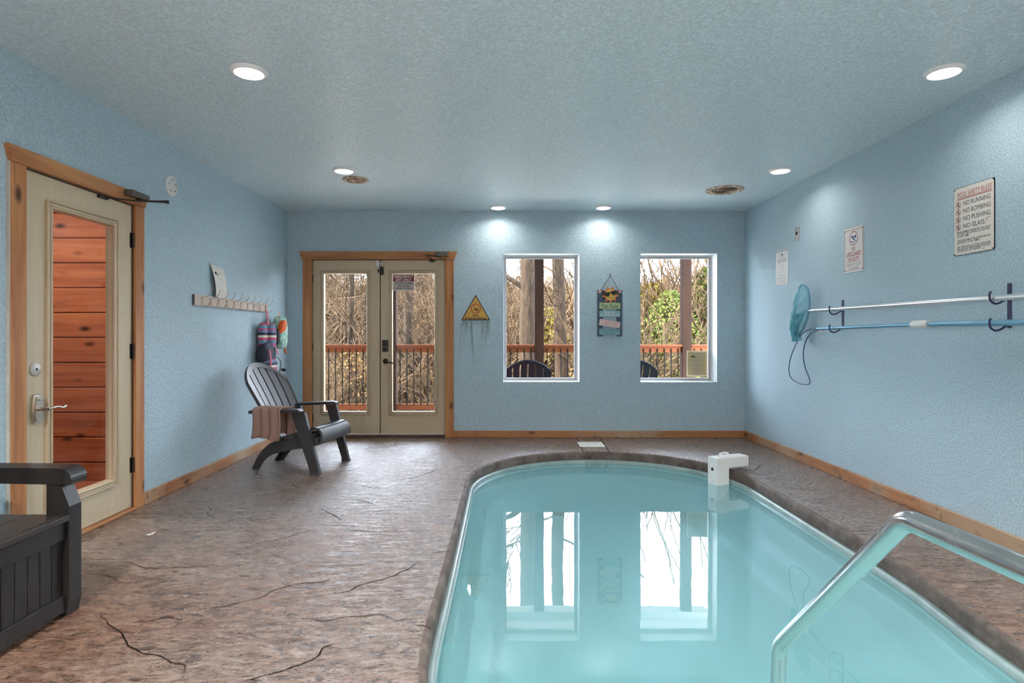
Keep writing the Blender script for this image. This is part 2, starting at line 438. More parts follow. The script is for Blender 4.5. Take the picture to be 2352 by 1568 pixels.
# ---------------------------------------------------------------- room numbers
XL, XR, YB, YF, ZC = -2.485, 2.765, 6.75, -3.3, 2.595
S = F/YB                                                # 200 px per metre on the back wall
bX = lambda px, Y=YB: (px-VX)*Y/F
bZ = lambda py, Y=YB: CZ+(VY-py)*Y/F
def onfloor(px, py):
    Y = F*CZ/(py-VY); return Vector(((px-VX)*Y/F, Y, 0))
def onleft(px, py, X=XL):
    Y = F*X/(px-VX); return Vector((X, Y, CZ+(VY-py)*Y/F))
def onright(px, py, X=XR):
    Y = F*X/(px-VX); return Vector((X, Y, CZ+(VY-py)*Y/F))
FB = lambda u, v, n: (u, YB-n, v)                        # back wall: n towards the room
FL = lambda u, v, n: (XL+n, u, v)
FR = lambda u, v, n: (XR-n, u, v)

# pool outline (clockwise seen from above, starting at the far middle)
PCX, PCY, PA, PB_ = .872, 4.75, 1.150, 1.157
ctrl = []
far = [(PCX+PA*math.sin(a), PCY+PB_*math.cos(a)) for a in [PI/2*k/14 for k in range(15)]]
right = [(2.022,4.3),(2.022,3.8),(2.02,3.3),(2.012,2.95),(1.985,2.68),(1.948,2.43),(1.925,2.15),(1.90,1.85),(1.82,1.5),(1.60,1.22),(1.25,1.10),(.87,1.07)]
left = [(.50,1.10),(.12,1.22),(-.10,1.46),(-.20,1.72),(-.252,1.967),(-.279,2.16),(-.285,2.42),(-.281,2.7),(-.278,3.3),(-.278,3.8),(-.278,4.3)]
farl = [(PCX-PA*math.cos(a), PCY+PB_*math.sin(a)) for a in [PI/2*k/14 for k in range(14)]]
OUT = [Vector((p[0], p[1])) for p in catmull([(x, y, 0) for x, y in far+right+left+farl], 3, True)]
NO = len(OUT)
def inset(d):
    R = []
    for i, p in enumerate(OUT):
        tv = OUT[(i+1) % NO]-OUT[i-1]; tv.normalize()
        R.append(p+Vector((tv.y, -tv.x))*d)              # clockwise: inward is to the right
    return R
def wob(p, k=6, a=.004): return a*noise.noise(Vector((p.x*k, p.y*k, 3.1)))

# floor with the pool cut out
rim = inset(-.03)
bm = bmesh.new()
outer = [(XL-.16, YF-.1), (XR+.1, YF-.1), (XR+.1, YB+.12), (XL-.16, YB+.12)]
vo_ = [bm.verts.new((x, y, 0)) for x, y in outer]; vi_ = [bm.verts.new((p.x, p.y, 0)) for p in rim]
eds = [bm.edges.new((vo_[i], vo_[(i+1) % 4])) for i in range(4)]+[bm.edges.new((vi_[i], vi_[(i+1) % NO])) for i in range(NO)]
bmesh.ops.triangle_fill(bm, use_beauty=True, use_dissolve=False, edges=eds, normal=(0, 0, 1))
m = MB(); m.bm(bm)
# shallow edge down to the ground so the slab has thickness outside
n0 = len(m.v)
FLOOR = tag(m.build('floor', 'stamped_concrete'), 'brown grey stamped concrete floor around the pool', None, None, 'structure')
for p in FLOOR.data.polygons:
    if p.normal.z < 0: p.flip()

# cracks traced on the slab: thin dark ribbons sunk in the relief
def crack(px_pts, w):
    P = catmull([onfloor(*p) for p in px_pts], 7); n = len(P); vs = []; fs = []
    for i, p in enumerate(P):
        tv = (P[min(i+1, n-1)]-P[max(i-1, 0)]).normalized(); nn = Vector((-tv.y, tv.x, 0))
        p = p+nn*.012*noise.noise(p*14)
        ww = w*max(.06, math.sin(PI*(i+.3)/(n-.4)))**.5*(.75+.5*noise.noise(p*30))
        vs += [(p+nn*ww/2)+Vector((0, 0, .0012)), (p-nn*ww/2)+Vector((0, 0, .0012))]
    for i in range(n-1): fs.append((2*i, 2*i+1, 2*i+3, 2*i+2))
    mb = MB(); mb.add(vs, fs); mb.build('crack', 'crack', FLOOR)
Z6 = lambda L: [(200+x/2.735, 1000+y/2.735) for x, y in L]
for L, w in [
    ([(700,1092),(860,1072),(1080,1020),(1200,965),(1330,930),(1480,918),(1560,895),(1650,885)], .007),
    ([(1460,1003),(1620,980),(1740,935),(1880,895),(2000,845),(2080,790)], .008),
    ([(1265,1145),(1420,1158),(1520,1160),(1620,1140),(1740,1132),(1850,1130),(1950,1165)], .006),
    ([(980,1545),(1120,1505),(1300,1450),(1440,1390),(1500,1330),(1600,1295)], .008),
    ([(80,1110),(120,1180),(200,1225),(240,1290),(330,1365),(460,1380),(540,1420),(600,1440),(615,1480)], .009),
    ([(280,1180),(400,1163),(500,1142),(560,1150),(600,1165)], .007),
    ([(235,792),(310,812),(400,830),(560,828),(700,825),(790,815)], .007),
    ([(0,780),(90,777),(180,778)], .006),
    ([(1000,705),(1080,672),(1180,658),(1300,625),(1400,595),(1450,588)], .007),
    ([(1460,455),(1510,480),(1550,500),(1600,530)], .008),
    ([(1670,398),(1760,418),(1810,437)], .007),
    ([(1700,310),(1800,328),(1900,335)], .007),
    ([(1960,278),(2060,262),(2140,235),(2200,210)], .009),
    ([(1500,248),(1620,225),(1720,205)], .008),
    ([(1560,590),(1680,598),(1800,603),(1960,595)], .006),
    ([(2200,405),(2300,404),(2345,402)], .008),
    ([(2070,1192),(2120,1200),(2165,1215)], .010),
    ([(760,440),(770,470),(760,490),(800,525)], .006),
    ([(1285,300),(1310,320),(1320,330)], .008),
    ([(1380,830),(1560,820),(1700,815),(1750,805)], .005),
    ([(1930,975),(1985,980)], .007), ([(2160,735),(2280,722)], .007),
    ([(0,875),(90,872),(180,905),(240,930)], .005),
    ([(1690,85),(1830,75),(1930,60),(1990,50)], .009),
]: crack(Z6(L), w)
Z2 = lambda L: [(1560+x/2.97, 1100+y/2.97) for x, y in L]
for L, w in [([(640,40),(760,65),(880,72),(1000,74)], .006), ([(880,158),(980,160),(1030,162)], .006), ([(1140,355),(1230,352),(1370,350)], .007),
             ([(1600,590),(1780,598),(1950,585)], .005), ([(1850,680),(2000,700),(2200,690)], .005)]: crack(Z2(L), w)
crack([(1705,1088),(1718,1080),(1735,1078),(1745,1070),(1758,1066)], .010)
# saw-cut control joints beside the skimmer lid
for a, b in (((1325,1004),(1340,1038)), ((1378,1004),(1401,1040))):
    A, B = onfloor(*a), onfloor(*b); d = Vector((.004, 0, 0)); z = Vector((0, 0, .0015))
    mb = MB(); mb.add([A-d+z, A+d+z, B+d+z, B-d+z], [(0,1,2,3)]); mb.build('control_joint', 'crack', FLOOR)

# walls, ceiling
WIN = [(bX(1155.5), bX(1331), bZ(876.6), bZ(582)), (bX(1471), bX(1647), bZ(877), bZ(582))]
DOORH = (bX(714), bX(1024), 0.0, bZ(595))
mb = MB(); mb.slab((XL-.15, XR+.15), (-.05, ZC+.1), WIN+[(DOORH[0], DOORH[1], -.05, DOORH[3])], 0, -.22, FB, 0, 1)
tag(mb.build('wall_back', ['blue_paint', 'daylit_reveal']), 'blue textured wall with double doors and two windows', None, None, 'structure')
LD = (3.036, 3.946, 2.045)
mb = MB(); mb.slab((YF, YB), (-.05, ZC+.1), [(LD[0], LD[1], -.05, LD[2])], 0, -.15, FL, 0)
tag(mb.build('wall_left', 'blue_paint'), 'blue textured wall with the single cedar-trimmed door', None, None, 'structure')
mb = MB(); mb.slab((YF, YB), (-.05, ZC+.1), [], 0, -.15, FR, 0)
tag(mb.build('wall_right', 'blue_paint'), 'blue textured wall carrying signs and pool poles', None, None, 'structure')
mb = MB(); mb.box((XL-.15, YF-.15, -.05), (XR+.15, YF, ZC+.1))
tag(mb.build('wall_front', 'hall_plank'), 'wall behind the viewer, clad dark to cut window reflections', None, None, 'structure')  # dark cladding added to cut this wall's reflection in the window glass
mb = MB(); mb.box((XL-.15, YF-.15, ZC), (XR+.15, YB+.22, ZC+.12))
tag(mb.build('ceiling', 'blue_ceiling'), 'blue textured ceiling with recessed lamps', None, None, 'structure')

# baseboards
mb = MB(); mb.bbox((bX(1042), YB-.018, 0), (XR-.001, YB, .078), .004)
tag(mb.build('baseboard_back', 'baseboard_x'), 'cedar baseboard under the two windows', None, None, 'structure')
mb = MB(); mb.bbox((XR-.02, YF, 0), (XR, YB-.02, .085), .004)
tag(mb.build('baseboard_right', 'baseboard_y'), 'worn cedar baseboard along the right wall', None, None, 'structure')
mb = MB(); mb.bbox((XL, 4.034, 0), (XL+.02, YB, .085), .004)
tag(mb.build('baseboard_left', 'baseboard_y'), 'stained cedar baseboard beyond the single door', None, None, 'structure')
mb = MB(); mb.bbox((XL, YF, 0), (XL+.02, 2.942, .085), .004)
tag(mb.build('baseboard_left', 'baseboard_y'), 'cedar baseboard behind the storage bench', None, None, 'structure')

# ---------------------------------------------------------------- doors
def ring(mb, h, w, n0, n1, fr, r=.004):
    """rectangular frame of four bars around hole h=(u0,u1,v0,v1) of width w"""
    u0, u1, v0, v1 = h
    mb.bbox((u0-w, v0-w, n0), (u0, v1+w, n1), r, 1, fr); mb.bbox((u1, v0-w, n0), (u1+w, v1+w, n1), r, 1, fr)
    mb.bbox((u0, v0-w, n0), (u1, v0, n1), r, 1, fr); mb.bbox((u0, v1, n0), (u1, v1+w, n1), r, 1, fr)
def moulding(mb, h, n, fr):
    ring(mb, h, .012, n-.006, n+.016, fr); u0, u1, v0, v1 = h
    ring(mb, (u0-.012, u1+.012, v0-.012, v1+.012), .020, n-.002, n+.010, fr, .005)
    ring(mb, (u0-.032, u1+.032, v0-.032, v1+.032), .008, n-.002, n+.018, fr)
def leaf(root, u0, u1, v0, v1, glass, nf, fr, th=.044, skew=0):
    mb = MB(); mb.slab((u0, u1), (v0, v1), [glass], nf, nf-th, fr)
    L = mb.build('door_leaf', 'door_paint', root)
    g = glass; h = (g[0]+.004, g[1]-.004, g[2]+.004, g[3]-.004)
    mb = MB(); moulding(mb, (g[0], g[1], g[2], g[3]), nf, fr); mb.build('glazing_moulding', 'door_paint', L, True)
    fg = lambda u, v, n: fr(u, v, n-skew*(u-(g[0]+g[1])/2))           # the pane sits a hair out of true
    mb = MB(); mb.box((g[0], g[2], nf-.025), (g[1], g[3], nf-.021), 0, fg); mb.build('glass_pane', 'glass', L)
    return L
def lintel(root, u0, u1, v0, v1, fl, n0, n1, fr, mat, name='lintel'):
    poly = [(u0, v0), (u1, v0), (u1+fl*.45, v0+(v1-v0)*.35), (u1+fl*.9, v0+(v1-v0)*.75), (u1+fl, v1), (u0-fl, v1), (u0-fl*.9, v0+(v1-v0)*.75), (u0-fl*.45, v0+(v1-v0)*.35)]
    mb = MB(); mb.prism(poly, n0, n1, fr); return mb.build(name, mat, root)

# door_1: single glazed door in the left wall
D1 = tag(empty('door_1', (XL, 3.49, 0)), 'taupe glazed door with cedar trim in the left wall', None, None, 'structure')
def FLr(o):                                              # children carry world coordinates minus the root's place
    return lambda u, v, n: (n, u-o.location.y, v)
f1 = FLr(D1)
for u0, u1 in ((2.944, 3.040), (3.940, 4.034)):
    mb = MB(); mb.bbox((u0, 0, 0), (u1, 2.04, .020), .003, 1, f1); mb.build('side_casing', 'cedar_z', D1)
mb = MB(); mb.box((2.936, 0, 0), (2.945, 2.04, .014), 0, f1); mb.build('caulk_strip', 'caulk_edge', D1)
lintel(D1, 2.946, 4.034, 2.040, 2.122, .024, 0, .026, f1, 'cedar_y')
mb = MB(); mb.box((3.036, 0, -.15), (3.047, 2.045, -.001), 0, f1); mb.box((3.935, 0, -.15), (3.946, 2.045, -.001), 0, f1); mb.box((3.047, 2.032, -.15), (3.935, 2.045, -.001), 0, f1)
mb.build('jamb', 'edge_brown', D1)
mb = MB(); mb.bbox((3.04, 0, -.10), (3.942, .018, .03), .004, 1, f1); mb.build('threshold', 'baseboard_y', D1)
g1 = (3.232, 3.742, .248, 1.862)
L1 = leaf(D1, 3.050, 3.932, .022, 2.030, g1, -.006, f1, skew=.017)
for z in (1.80, 1.06, .30):
    mb = MB(); mb.tube([f1(3.934, z-.05, .006), f1(3.934, z+.05, .006)], .008, 10); mb.box((3.915, z-.05, -.007), (3.934, z+.05, -.003), 0, f1); mb.build('hinge', 'bronze', L1, True)
mb = MB(); fr_d = lambda x, y, z: f1(3.122+x, .985+y, -.006+z); mb.lathe([(.036, 0), (.036, .005), (.030, .010), (.004, .010)], 28, fr_d); d_ = mb.build('deadbolt_cover', 'steel_plate', L1, True)
mb = MB(); mb.lathe([(.006, .010), (.006, .013), (.001, .013)], 12, fr_d); mb.build('keyhole', 'ink', L1, True)
mb = MB()
esc = [(.034*math.cos(a)*(1 if abs(math.sin(a)) < .8 else .9), .078*(1 if math.sin(a) > 0 else -1)*min(1, abs(math.sin(a))*1.25)) for a in [2*PI*k/28 for k in range(28)]]
fe = lambda x, y, z: f1(3.122+x, .775+y, -.006+z)
mb.prism(esc, 0, .014, fe); mb.prism([(x*.8, y*.86) for x, y in esc], .014, .026, fe); ep = mb.build('escutcheon', 'nickel', L1)
mb = MB(); mb.tube([fe(0,0,.02), fe(0,0,.075)], .012, 12); mb.tube(catmull([fe(0,0,.075), fe(.012,.003,.083), fe(.05,.006,.085), fe(.085,-.004,.082), fe(.115,.003,.080)], 5), .007, 10); mb.build('lever', 'nickel', L1, True)
mb = MB(); mb.tube([fe(0,.05,.02), fe(0,.05,.036)], .008, 10); mb.build('thumb_turn', 'nickel', L1, True)
mb = MB(); mb.bbox((3.80, 2.072, .026), (3.99, 2.112, .085), .008, 2, f1); mb.build('door_closer', 'closer_brown', D1, True)
mb = MB(); mb.tube([f1(3.89,2.068,.05), f1(3.915,2.058,.12), f1(3.925,2.060,.24)], .007, 8); mb.tube([f1(3.925,2.052,.24), f1(3.80,2.036,.10), f1(3.64,2.02,.006)], .005, 8); mb.tube([f1(3.925,2.045,.24), f1(3.925,2.066,.24)], .010, 10)
mb.box((3.60,2.012,-.006), (3.68,2.030,.012), 0, f1); mb.build('closer_arm', 'bronze', D1, True)

# hall seen through that glass
HY = 4.72
mb = MB(); mb.box((-5.0, 2.2, -.05), (XL-.15, HY+.2, 0)); tag(mb.build('floor_hall', 'hall_plank'), 'wooden hall floor beyond the single door', None, None, 'structure')
mb = MB(); mb.box((-5.0, 2.2, 2.5), (XL-.15, HY+.2, 2.6)); tag(mb.build('ceiling_hall', 'hall_plank'), 'hall ceiling beyond the single door', None, None, 'structure')
mb = MB(); mb.box((-5.1, 2.2, -.05), (-5.0, HY+.2, 2.6)); mb.box((-5.1, 2.1, -.05), (XL-.15, 2.2, 2.6)); mb.box((-5.0, HY+.03, -.05), (XL-.15, HY+.15, 2.6))
HW = tag(mb.build('wall_hall', 'hall_plank'), 'plank-clad hall wall seen through the single door', None, None, 'structure')
zpl = bZ(1004, HY) - .2*2; k = 0; ph = 57.2*HY/F
while zpl < 2.5:
    mb = MB(); mb.bbox((-5.0+.0, HY-.004*(k % 2), max(0, zpl+.003)), (XL-.15, HY+.03, min(2.5, zpl+ph-.003)), .006, 1); mb.build('plank', 'hall_plank', HW); zpl += ph; k += 1

# door_2: double glazed doors in the back wall
D2 = tag(empty('door_2', (0, YB, 0)), 'taupe glazed double doors with cedar trim in the back wall', None, None, 'structure')
f2 = lambda u, v, n: (u, -n, v)
Yc = YB-.02
for a, b in ((695, 716), (1022.5, 1042)):
    mb = MB(); mb.bbox((bX(a, Yc), 0, 0), (bX(b, Yc), bZ(596), .02), .003, 1, f2); mb.build('side_casing', 'cedar_z', D2)
lintel(D2, bX(694, Yc), bX(1043, Yc), bZ(596), bZ(577.5, Yc), .032, 0, .028, f2, 'cedar_x')
x0, x1, xm = bX(716), bX(1024), bX(872.5)
mb = MB(); mb.box((DOORH[0], 0, -.22), (x0, DOORH[3], -.001), 0, f2); mb.box((x1, 0, -.22), (DOORH[1], DOORH[3], -.001), 0, f2); mb.box((x0, DOORH[3]-.008, -.22), (x1, DOORH[3], -.001), 0, f2)
mb.build('jamb', 'edge_brown', D2)
mb = MB(); mb.bbox((x0, 0, -.16), (x1, .026, .01), .006, 1, f2); mb.build('threshold', 'edge_brown', D2)
gl1 = (bX(743)+.002, bX(842), bZ(945), bZ(628)); gl2 = (bX(900.5), bX(998), bZ(945), bZ(628))
LA = leaf(D2, x0+.004, xm-.006, .034, bZ(597), gl1, -.02, f2)
LB = leaf(D2, xm+.006, x1-.004, .034, bZ(597), gl2, -.02, f2)
mb = MB(); mb.box((xm-.02, .034, -.07), (xm+.02, bZ(597), -.066), 0, f2); mb.build('astragal', 'black', D2)
for LL, xx in ((LA, x0), (LB, x1)):
    for py in (640, 797, 960):
        z = bZ(py); mb = MB(); mb.tube([f2(xx, z-.045, -.008), f2(xx, z+.045, -.008)], .008, 10); mb.box((xx-.01, z-.045, -.021), (xx+.01, z+.045, -.012), 0, f2); mb.build('hinge', 'bronze', LL, True)
q = lambda px: bX(px)
mb = MB(); mb.bbox((q(864.8), bZ(611.5), -.02), (q(870.6), bZ(597.7), .004), .003, 2, f2); mb.build('alarm_sensor', 'white_plastic', LA, True)
mb = MB(); mb.bbox((q(873), bZ(608.3), -.02), (q(875.8), bZ(601.5), .0), .003, 2, f2); mb.build('alarm_magnet', 'white_plastic', LB, True)
mb = MB(); mb.bbox((q(872.6), bZ(631), -.02), (q(881), bZ(612), .012), .017, 4, f2); mb.build('alarm_box', 'black', LB, True)
mb = MB(); mb.bbox((q(867.2), bZ(625.5), -.02), (q(870), bZ(617), .004), .005, 2, f2); mb.build('alarm_latch', 'black', LA, True)
mb = MB(); mb.bbox((q(877.6), bZ(807.5), -.02), (q(892), bZ(780.5), .004), .012, 3, f2); kp = mb.build('keypad_lock', 'closer_brown', LB, True)
mb = MB(); mb.box((q(878.6), bZ(794.5), .004), (q(890), bZ(781.5), .006), 0, f2); mb.build('keypad_face', 'black', LB)
mb = MB(); mb.lathe([(.024, 0), (.022, .008), (.003, .009)], 20, lambda x, y, z: f2(q(884)+x, bZ(802)+y, .003+z)); mb.build('lock_turn', 'bronze', LB, True)
mb = MB(); mb.lathe([(.032, 0), (.031, .008), (.020, .012), (.003, .012)], 24, lambda x, y, z: f2(q(884.8)+x, bZ(829.5)+y, -.02+z)); mb.build('lever_rose', 'bronze', LB, True)
mb = MB(); P = lambda dx, dz, n: f2(q(884.8)+dx, bZ(829.5)+dz, n)
mb.tube([P(0,0,-.01), P(0,0,.03)], .010, 10); mb.tube(catmull([P(0,0,.03), P(.03,-.012,.036), P(.06,-.013,.034), P(.082,-.016,.032), P(.10,-.024,.03)], 5), [.008]*20+[.006], 8); mb.build('lever', 'bronze', LB, True)
mb = MB(); mb.bbox((q(999.5), bZ(590.5), .028), (q(1030), bZ(579.5), .075), .010, 3, f2); mb.build('door_closer', 'closer_green', D2, True)
mb = MB(); C = lambda px, py, n: f2(q(px), bZ(py), n)
mb.tube([C(1014,592,.05), C(1000,590,.10), C(984,589.5,.16)], .006, 8); mb.tube([C(984,589.5,.16), C(990,594,.08), C(994,598,.0)], .005, 8)
mb.box((q(987), bZ(601), -.02), (q(999), bZ(597.5), .002), 0, f2); mb.build('closer_arm', 'bronze', D2, True)

# ---------------------------------------------------------------- windows
for k, w in enumerate(WIN):
    R = tag(empty('window_%d' % (k+1), ((w[0]+w[1])/2, YB+.17, w[2])), ['grey vinyl window beside the triangular sign', 'grey vinyl window beside the right wall corner'][k], None, None, 'structure')
    ox, oz = R.location.x, R.location.z
    fw = lambda u, v, n: (u-ox, -n, v-oz)
    mb = MB(); h = (w[0]+.040, w[1]-.040, w[2]+.034, w[3]-.038)
    ring(mb, h, .040, -.04, .0, fw, .004); mb.build('window_frame', 'vinyl_frame', R)
    mb = MB(); ring(mb, (w[0]+.012, w[1]-.012, w[2]+.010, w[3]-.012), .010, .0, .012, fw, .003); mb.build('frame_bead', 'vinyl_pale', R)
    mb = MB(); mb.box((h[0]-.006, h[2]-.006, -.026), (h[1]+.006, h[3]+.006, -.020), 0, fw); mb.build('glass_pane', 'glass', R)

# ---------------------------------------------------------------- ceiling lamps and vents
def downlight():
    r = empty('ceiling_lamp', (0, 0, ZC))
    mb = MB(); mb.lathe([(.098, 0), (.098, -.004), (.090, -.012), (.078, -.017), (.076, -.017), (.076, -.004)], 48, None, 0, False); mb.build('trim_ring', 'downlight_trim', r, True)
    mb = MB(); mb.lathe([(.077, -.012), (.070, -.019), (.040, -.023), (.002, -.024)], 48, None, 0, False); mb.build('lens', 'lamp_lens', r, True)
    ld = bpy.data.lights.new('lamp_light', 'AREA'); ld.shape = 'DISK'; ld.size = .14; ld.energy = LAMP_W; ld.color = (1, .955, .89); ld.spread = math.radians(LAMP_SPREAD)
    lo = bpy.data.objects.new('lamp_light', ld); COL.objects.link(lo); lo.parent = r; lo.location = (0, 0, -.027)
    return r
proto = downlight()
lamps = [(-1.378, 3.18, 'round ceiling lamp nearest the viewer above the single door side'), (2.382, 3.18, 'round ceiling lamp nearest the viewer beside the right wall'),
         (-1.378, 5.07, 'round ceiling lamp beside the small rusty vent'), (2.386, 5.07, 'round ceiling lamp by the right wall near the large rusty vent'),
         (-.062, 6.52, 'small ceiling lamp close to the back wall beside the double doors'), (1.105, 6.52, 'small ceiling lamp close to the back wall above the sun plaque'),
         (-1.378, 1.28, 'ceiling lamp above the storage bench out of view'), (2.382, 1.28, 'ceiling lamp above the pool steps out of view')]
for y, w_ in ((-.4, 'just behind'), (-1.7, 'further behind')):  # unseen rows added as fill for the room
    for x, side in ((-1.378, 'left'), (2.382, 'right')): lamps.append((x, y, 'unseen fill lamp added %s the viewer, %s of its row' % (w_, side)))
for i, (x, y, lab) in enumerate(lamps):
    o = proto if i == 0 else copy_tree(proto); o.location = (x, y, ZC); tag(o, lab, 'ceiling lamp', 'recessed ceiling lamps')
    if y < 0:
        for ch in o.children:
            if ch.type == 'LIGHT': ch.data = ch.data.copy(); ch.data.energy = LAMP_W_FILL
o = copy_tree(proto); o.location = (-3.5, 3.75, 2.5); tag(o, 'unseen lamp added to light the hall beyond the single door', 'ceiling lamp', 'recessed ceiling lamps')  # added out of sight to brighten the hall planks
for ch in o.children:
    if ch.type == 'LIGHT': ch.data = ch.data.copy(); ch.data.energy = 9; ch.data.spread = math.radians(170)

def vent(x, y, R, lab, fins):
    r = tag(empty('ceiling_vent', (x, y, ZC)), lab, 'vent')
    mb = MB(); mb.lathe([(R, 0), (R, -.006), (R*.93, -.012), (R*.72, -.008), (R*.68, -.002)], 40, None, 0, False); mb.build('vent_ring', 'rusty_vent', r, True)
    mb = MB(); mb.lathe([(R*.70, -.002), (R*.3, -.001), (.001, -.001)], 32, None, 0, False); mb.build('vent_throat', 'vent_dark', r, True)
    for k in range(3):
        rr = R*(.58-.17*k); mb = MB(); mb.lathe([(rr, -.004), (rr-.012, -.012-.002*k), (rr-.022, -.006), (rr-.012, -.003)], 32, None, 0, False); mb.build('diffuser_ring', 'vent_fin' if fins else 'rusty_vent', r, True)
vent(-1.355, 5.38, .118, 'small round rusty ceiling vent beside a lamp on the door side', False)
vent(2.165, 5.76, .178, 'large round rusty ceiling vent near the right wall', True)

# ---------------------------------------------------------------- pool
WZ = -.112
POOL = tag(empty('swimming_pool', (0, 0, 0)), 'round-ended pale aqua fibreglass pool sunk in the floor', 'pool')
def rings(mb, prof, jitter=0):
    R = []
    for d, z in prof: R.append([Vector((p.x, p.y, z+(jitter*noise.noise(Vector((p.x*5, p.y*5, z*20)))))) for p in inset(d)])
    base = [q for r in R for q in r]; fs = []
    for i in range(len(R)-1):
        for k in range(NO): fs.append((i*NO+k, i*NO+(k+1) % NO, (i+1)*NO+(k+1) % NO, (i+1)*NO+k))
    mb.add(base, fs); return R
mb = MB(); rings(mb, [(-.035, -.001), (-.028, .0005), (-.016, .0015), (-.005, -.006), (.0, -.016), (.003, -.05), (.001, -.078), (-.01, -.080)], 0); mb.build('coping', 'coping_concrete', POOL, True, angle=70)
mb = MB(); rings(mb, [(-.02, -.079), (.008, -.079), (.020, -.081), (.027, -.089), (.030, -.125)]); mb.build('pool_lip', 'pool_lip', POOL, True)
mb = MB(); R = rings(mb, [(.030, -.120), (.036, -.150), (.062, -.165), (.080, -.180), (.105, -.275), (.135, -.300), (.20, -.312), (.235, -.34), (.29, -.395), (.38, -.42)])
n = len(mb.v); last = list(range(n-NO, n)); mb.f.append(tuple(last)); mb.m.append(0)
mb.build('shell', 'pool_shell', POOL, True, angle=60)
fsk = lambda u, v, n: (PCX+.06+u, PCY+PB_-.034-n, v)
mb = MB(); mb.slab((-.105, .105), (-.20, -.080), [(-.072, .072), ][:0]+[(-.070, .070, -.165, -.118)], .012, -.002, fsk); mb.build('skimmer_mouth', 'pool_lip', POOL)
mb = MB(); mb.box((-.070, -.165, .000), (.070, -.118, .004), 0, fsk); mb.build('skimmer_slot', 'ink_grey', POOL)
for px in (1285, 1494):
    z = -.42; Y = F*(CZ-z)/(1179-VY); p = ((px-VX)*Y/F, Y, z)
    mb = MB(); mb.lathe([(.066, .0), (.062, .004), (.045, .006), (.001, .007)], 28, lambda x, y, zz: (p[0]+x, p[1]+y, p[2]+zz), 0, False); mb.build('floor_drain', 'pool_lip', POOL, True)
mb = MB(); mb.lathe([(.030, 0), (.028, .006), (.001, .010)], 20, lambda x, y, z: (-.190+z, 3.20+x, -.225+y), 0, False); mb.build('pool_lamp', 'pool_lamp', POOL, True)
# water surface
ins = inset(.0285); mb = MB(); mb.add([(p.x, p.y, WZ) for p in ins], [tuple(range(NO))[::-1]])
WATER = tag(mb.build('pool_water', 'water', None, fix=False), 'still turquoise water filling the pool', 'water', None, 'stuff')

# skimmer lid on the deck
a, b, c_, d_ = onfloor(1326,1014), onfloor(1380,1014), onfloor(1392,1027), onfloor(1333,1027)
SK = tag(empty('skimmer_lid', (a+b+c_+d_)/4), 'square off-white skimmer lid set in the floor behind the pool', 'lid')
mb = MB(); mb.bbox((-.135, -.14, -.004), (.135, .14, .004), .003, 1); mb.build('lid_plate', 'paper', SK)
for s in (-1, 1):
    mb = MB(); mb.bbox((s*.045-.016, -.008, .004), (s*.045+.016, .008, .006), .002, 1); mb.build('finger_slot', 'ink_faint', SK)

# ---------------------------------------------------------------- pool alarm
ang = math.radians(22)
PA_ = tag(empty('pool_alarm', (1.865, 5.085, 0), ang), 'white L-shaped pool alarm hanging over the pool edge', 'alarm')
mb = MB()
prof = [(-.075,-.24), (.055,-.24), (.055,.028), (.275,.028), (.275,.118), (-.075,.118)]
bmx = bmesh.new(); vv = [bmx.verts.new((x, -.062, z)) for x, z in prof]; fc = bmx.faces.new(vv)
ex = bmesh.ops.extrude_face_region(bmx, geom=[fc]); bmesh.ops.translate(bmx, verts=[g for g in ex['geom'] if isinstance(g, bmesh.types.BMVert)], vec=(0, .124, 0))
bmesh.ops.bevel(bmx, geom=bmx.edges[:], offset=.006, segments=2, affect='EDGES'); mb.bm(bmx); mb.build('housing', 'white_plastic', PA_, True)
mb = MB(); mb.tube(catmull([(.0,-.0,.116), (.005,0,.138), (.03,0,.147), (.07,0,.147), (.095,0,.138), (.10,0,.116)], 4), .010, 8); mb.build('handle', 'white_plastic', PA_, True)
mb = MB(); mb.lathe([(.014, 0), (.014, .003), (.001, .003)], 18, lambda x, y, z: (-.0752-z, x, .018+y)); mb.build('speaker_hole', 'black', PA_)
mb = MB(); mb.bbox((.275, -.058, .030), (.281, .058, .114), .003, 1); mb.build('end_cap', 'black', PA_)

# ---------------------------------------------------------------- handrail
def bend(pts, r, k=8):
    P = [Vector(p) for p in pts]; out = [P[0]]
    for i in range(1, len(P)-1):
        a, b = (P[i-1]-P[i]).normalized(), (P[i+1]-P[i]).normalized()
        th = a.angle(b); d = r/math.tan(th/2)
        s_, e_ = P[i]+a*d, P[i]+b*d
        for j in range(k+1):
            t_ = j/k; out.append((1-t_)**2*s_+2*t_*(1-t_)*P[i]+t_*t_*e_)
    out.append(P[-1]); return out
HR = tag(empty('pool_handrail', (.89, .45, 0)), 'bent stainless steel handrail dropping into the pool', 'handrail')
hp = [(0, 0, 0), (0, 0, .772), (-.002, .848, .757), (.012, 1.475, .145), (.012, 1.525, -.51)]
mb = MB(); mb.tube(bend(hp, .095, 10), .0235, 24); mb.build('rail_tube', 'stainless', HR, True)
mb = MB(); mb.lathe([(.055, 0), (.053, .008), (.030, .022), (.0246, .022)], 28, None, 0, False); mb.build('base_flange', 'stainless', HR, True)

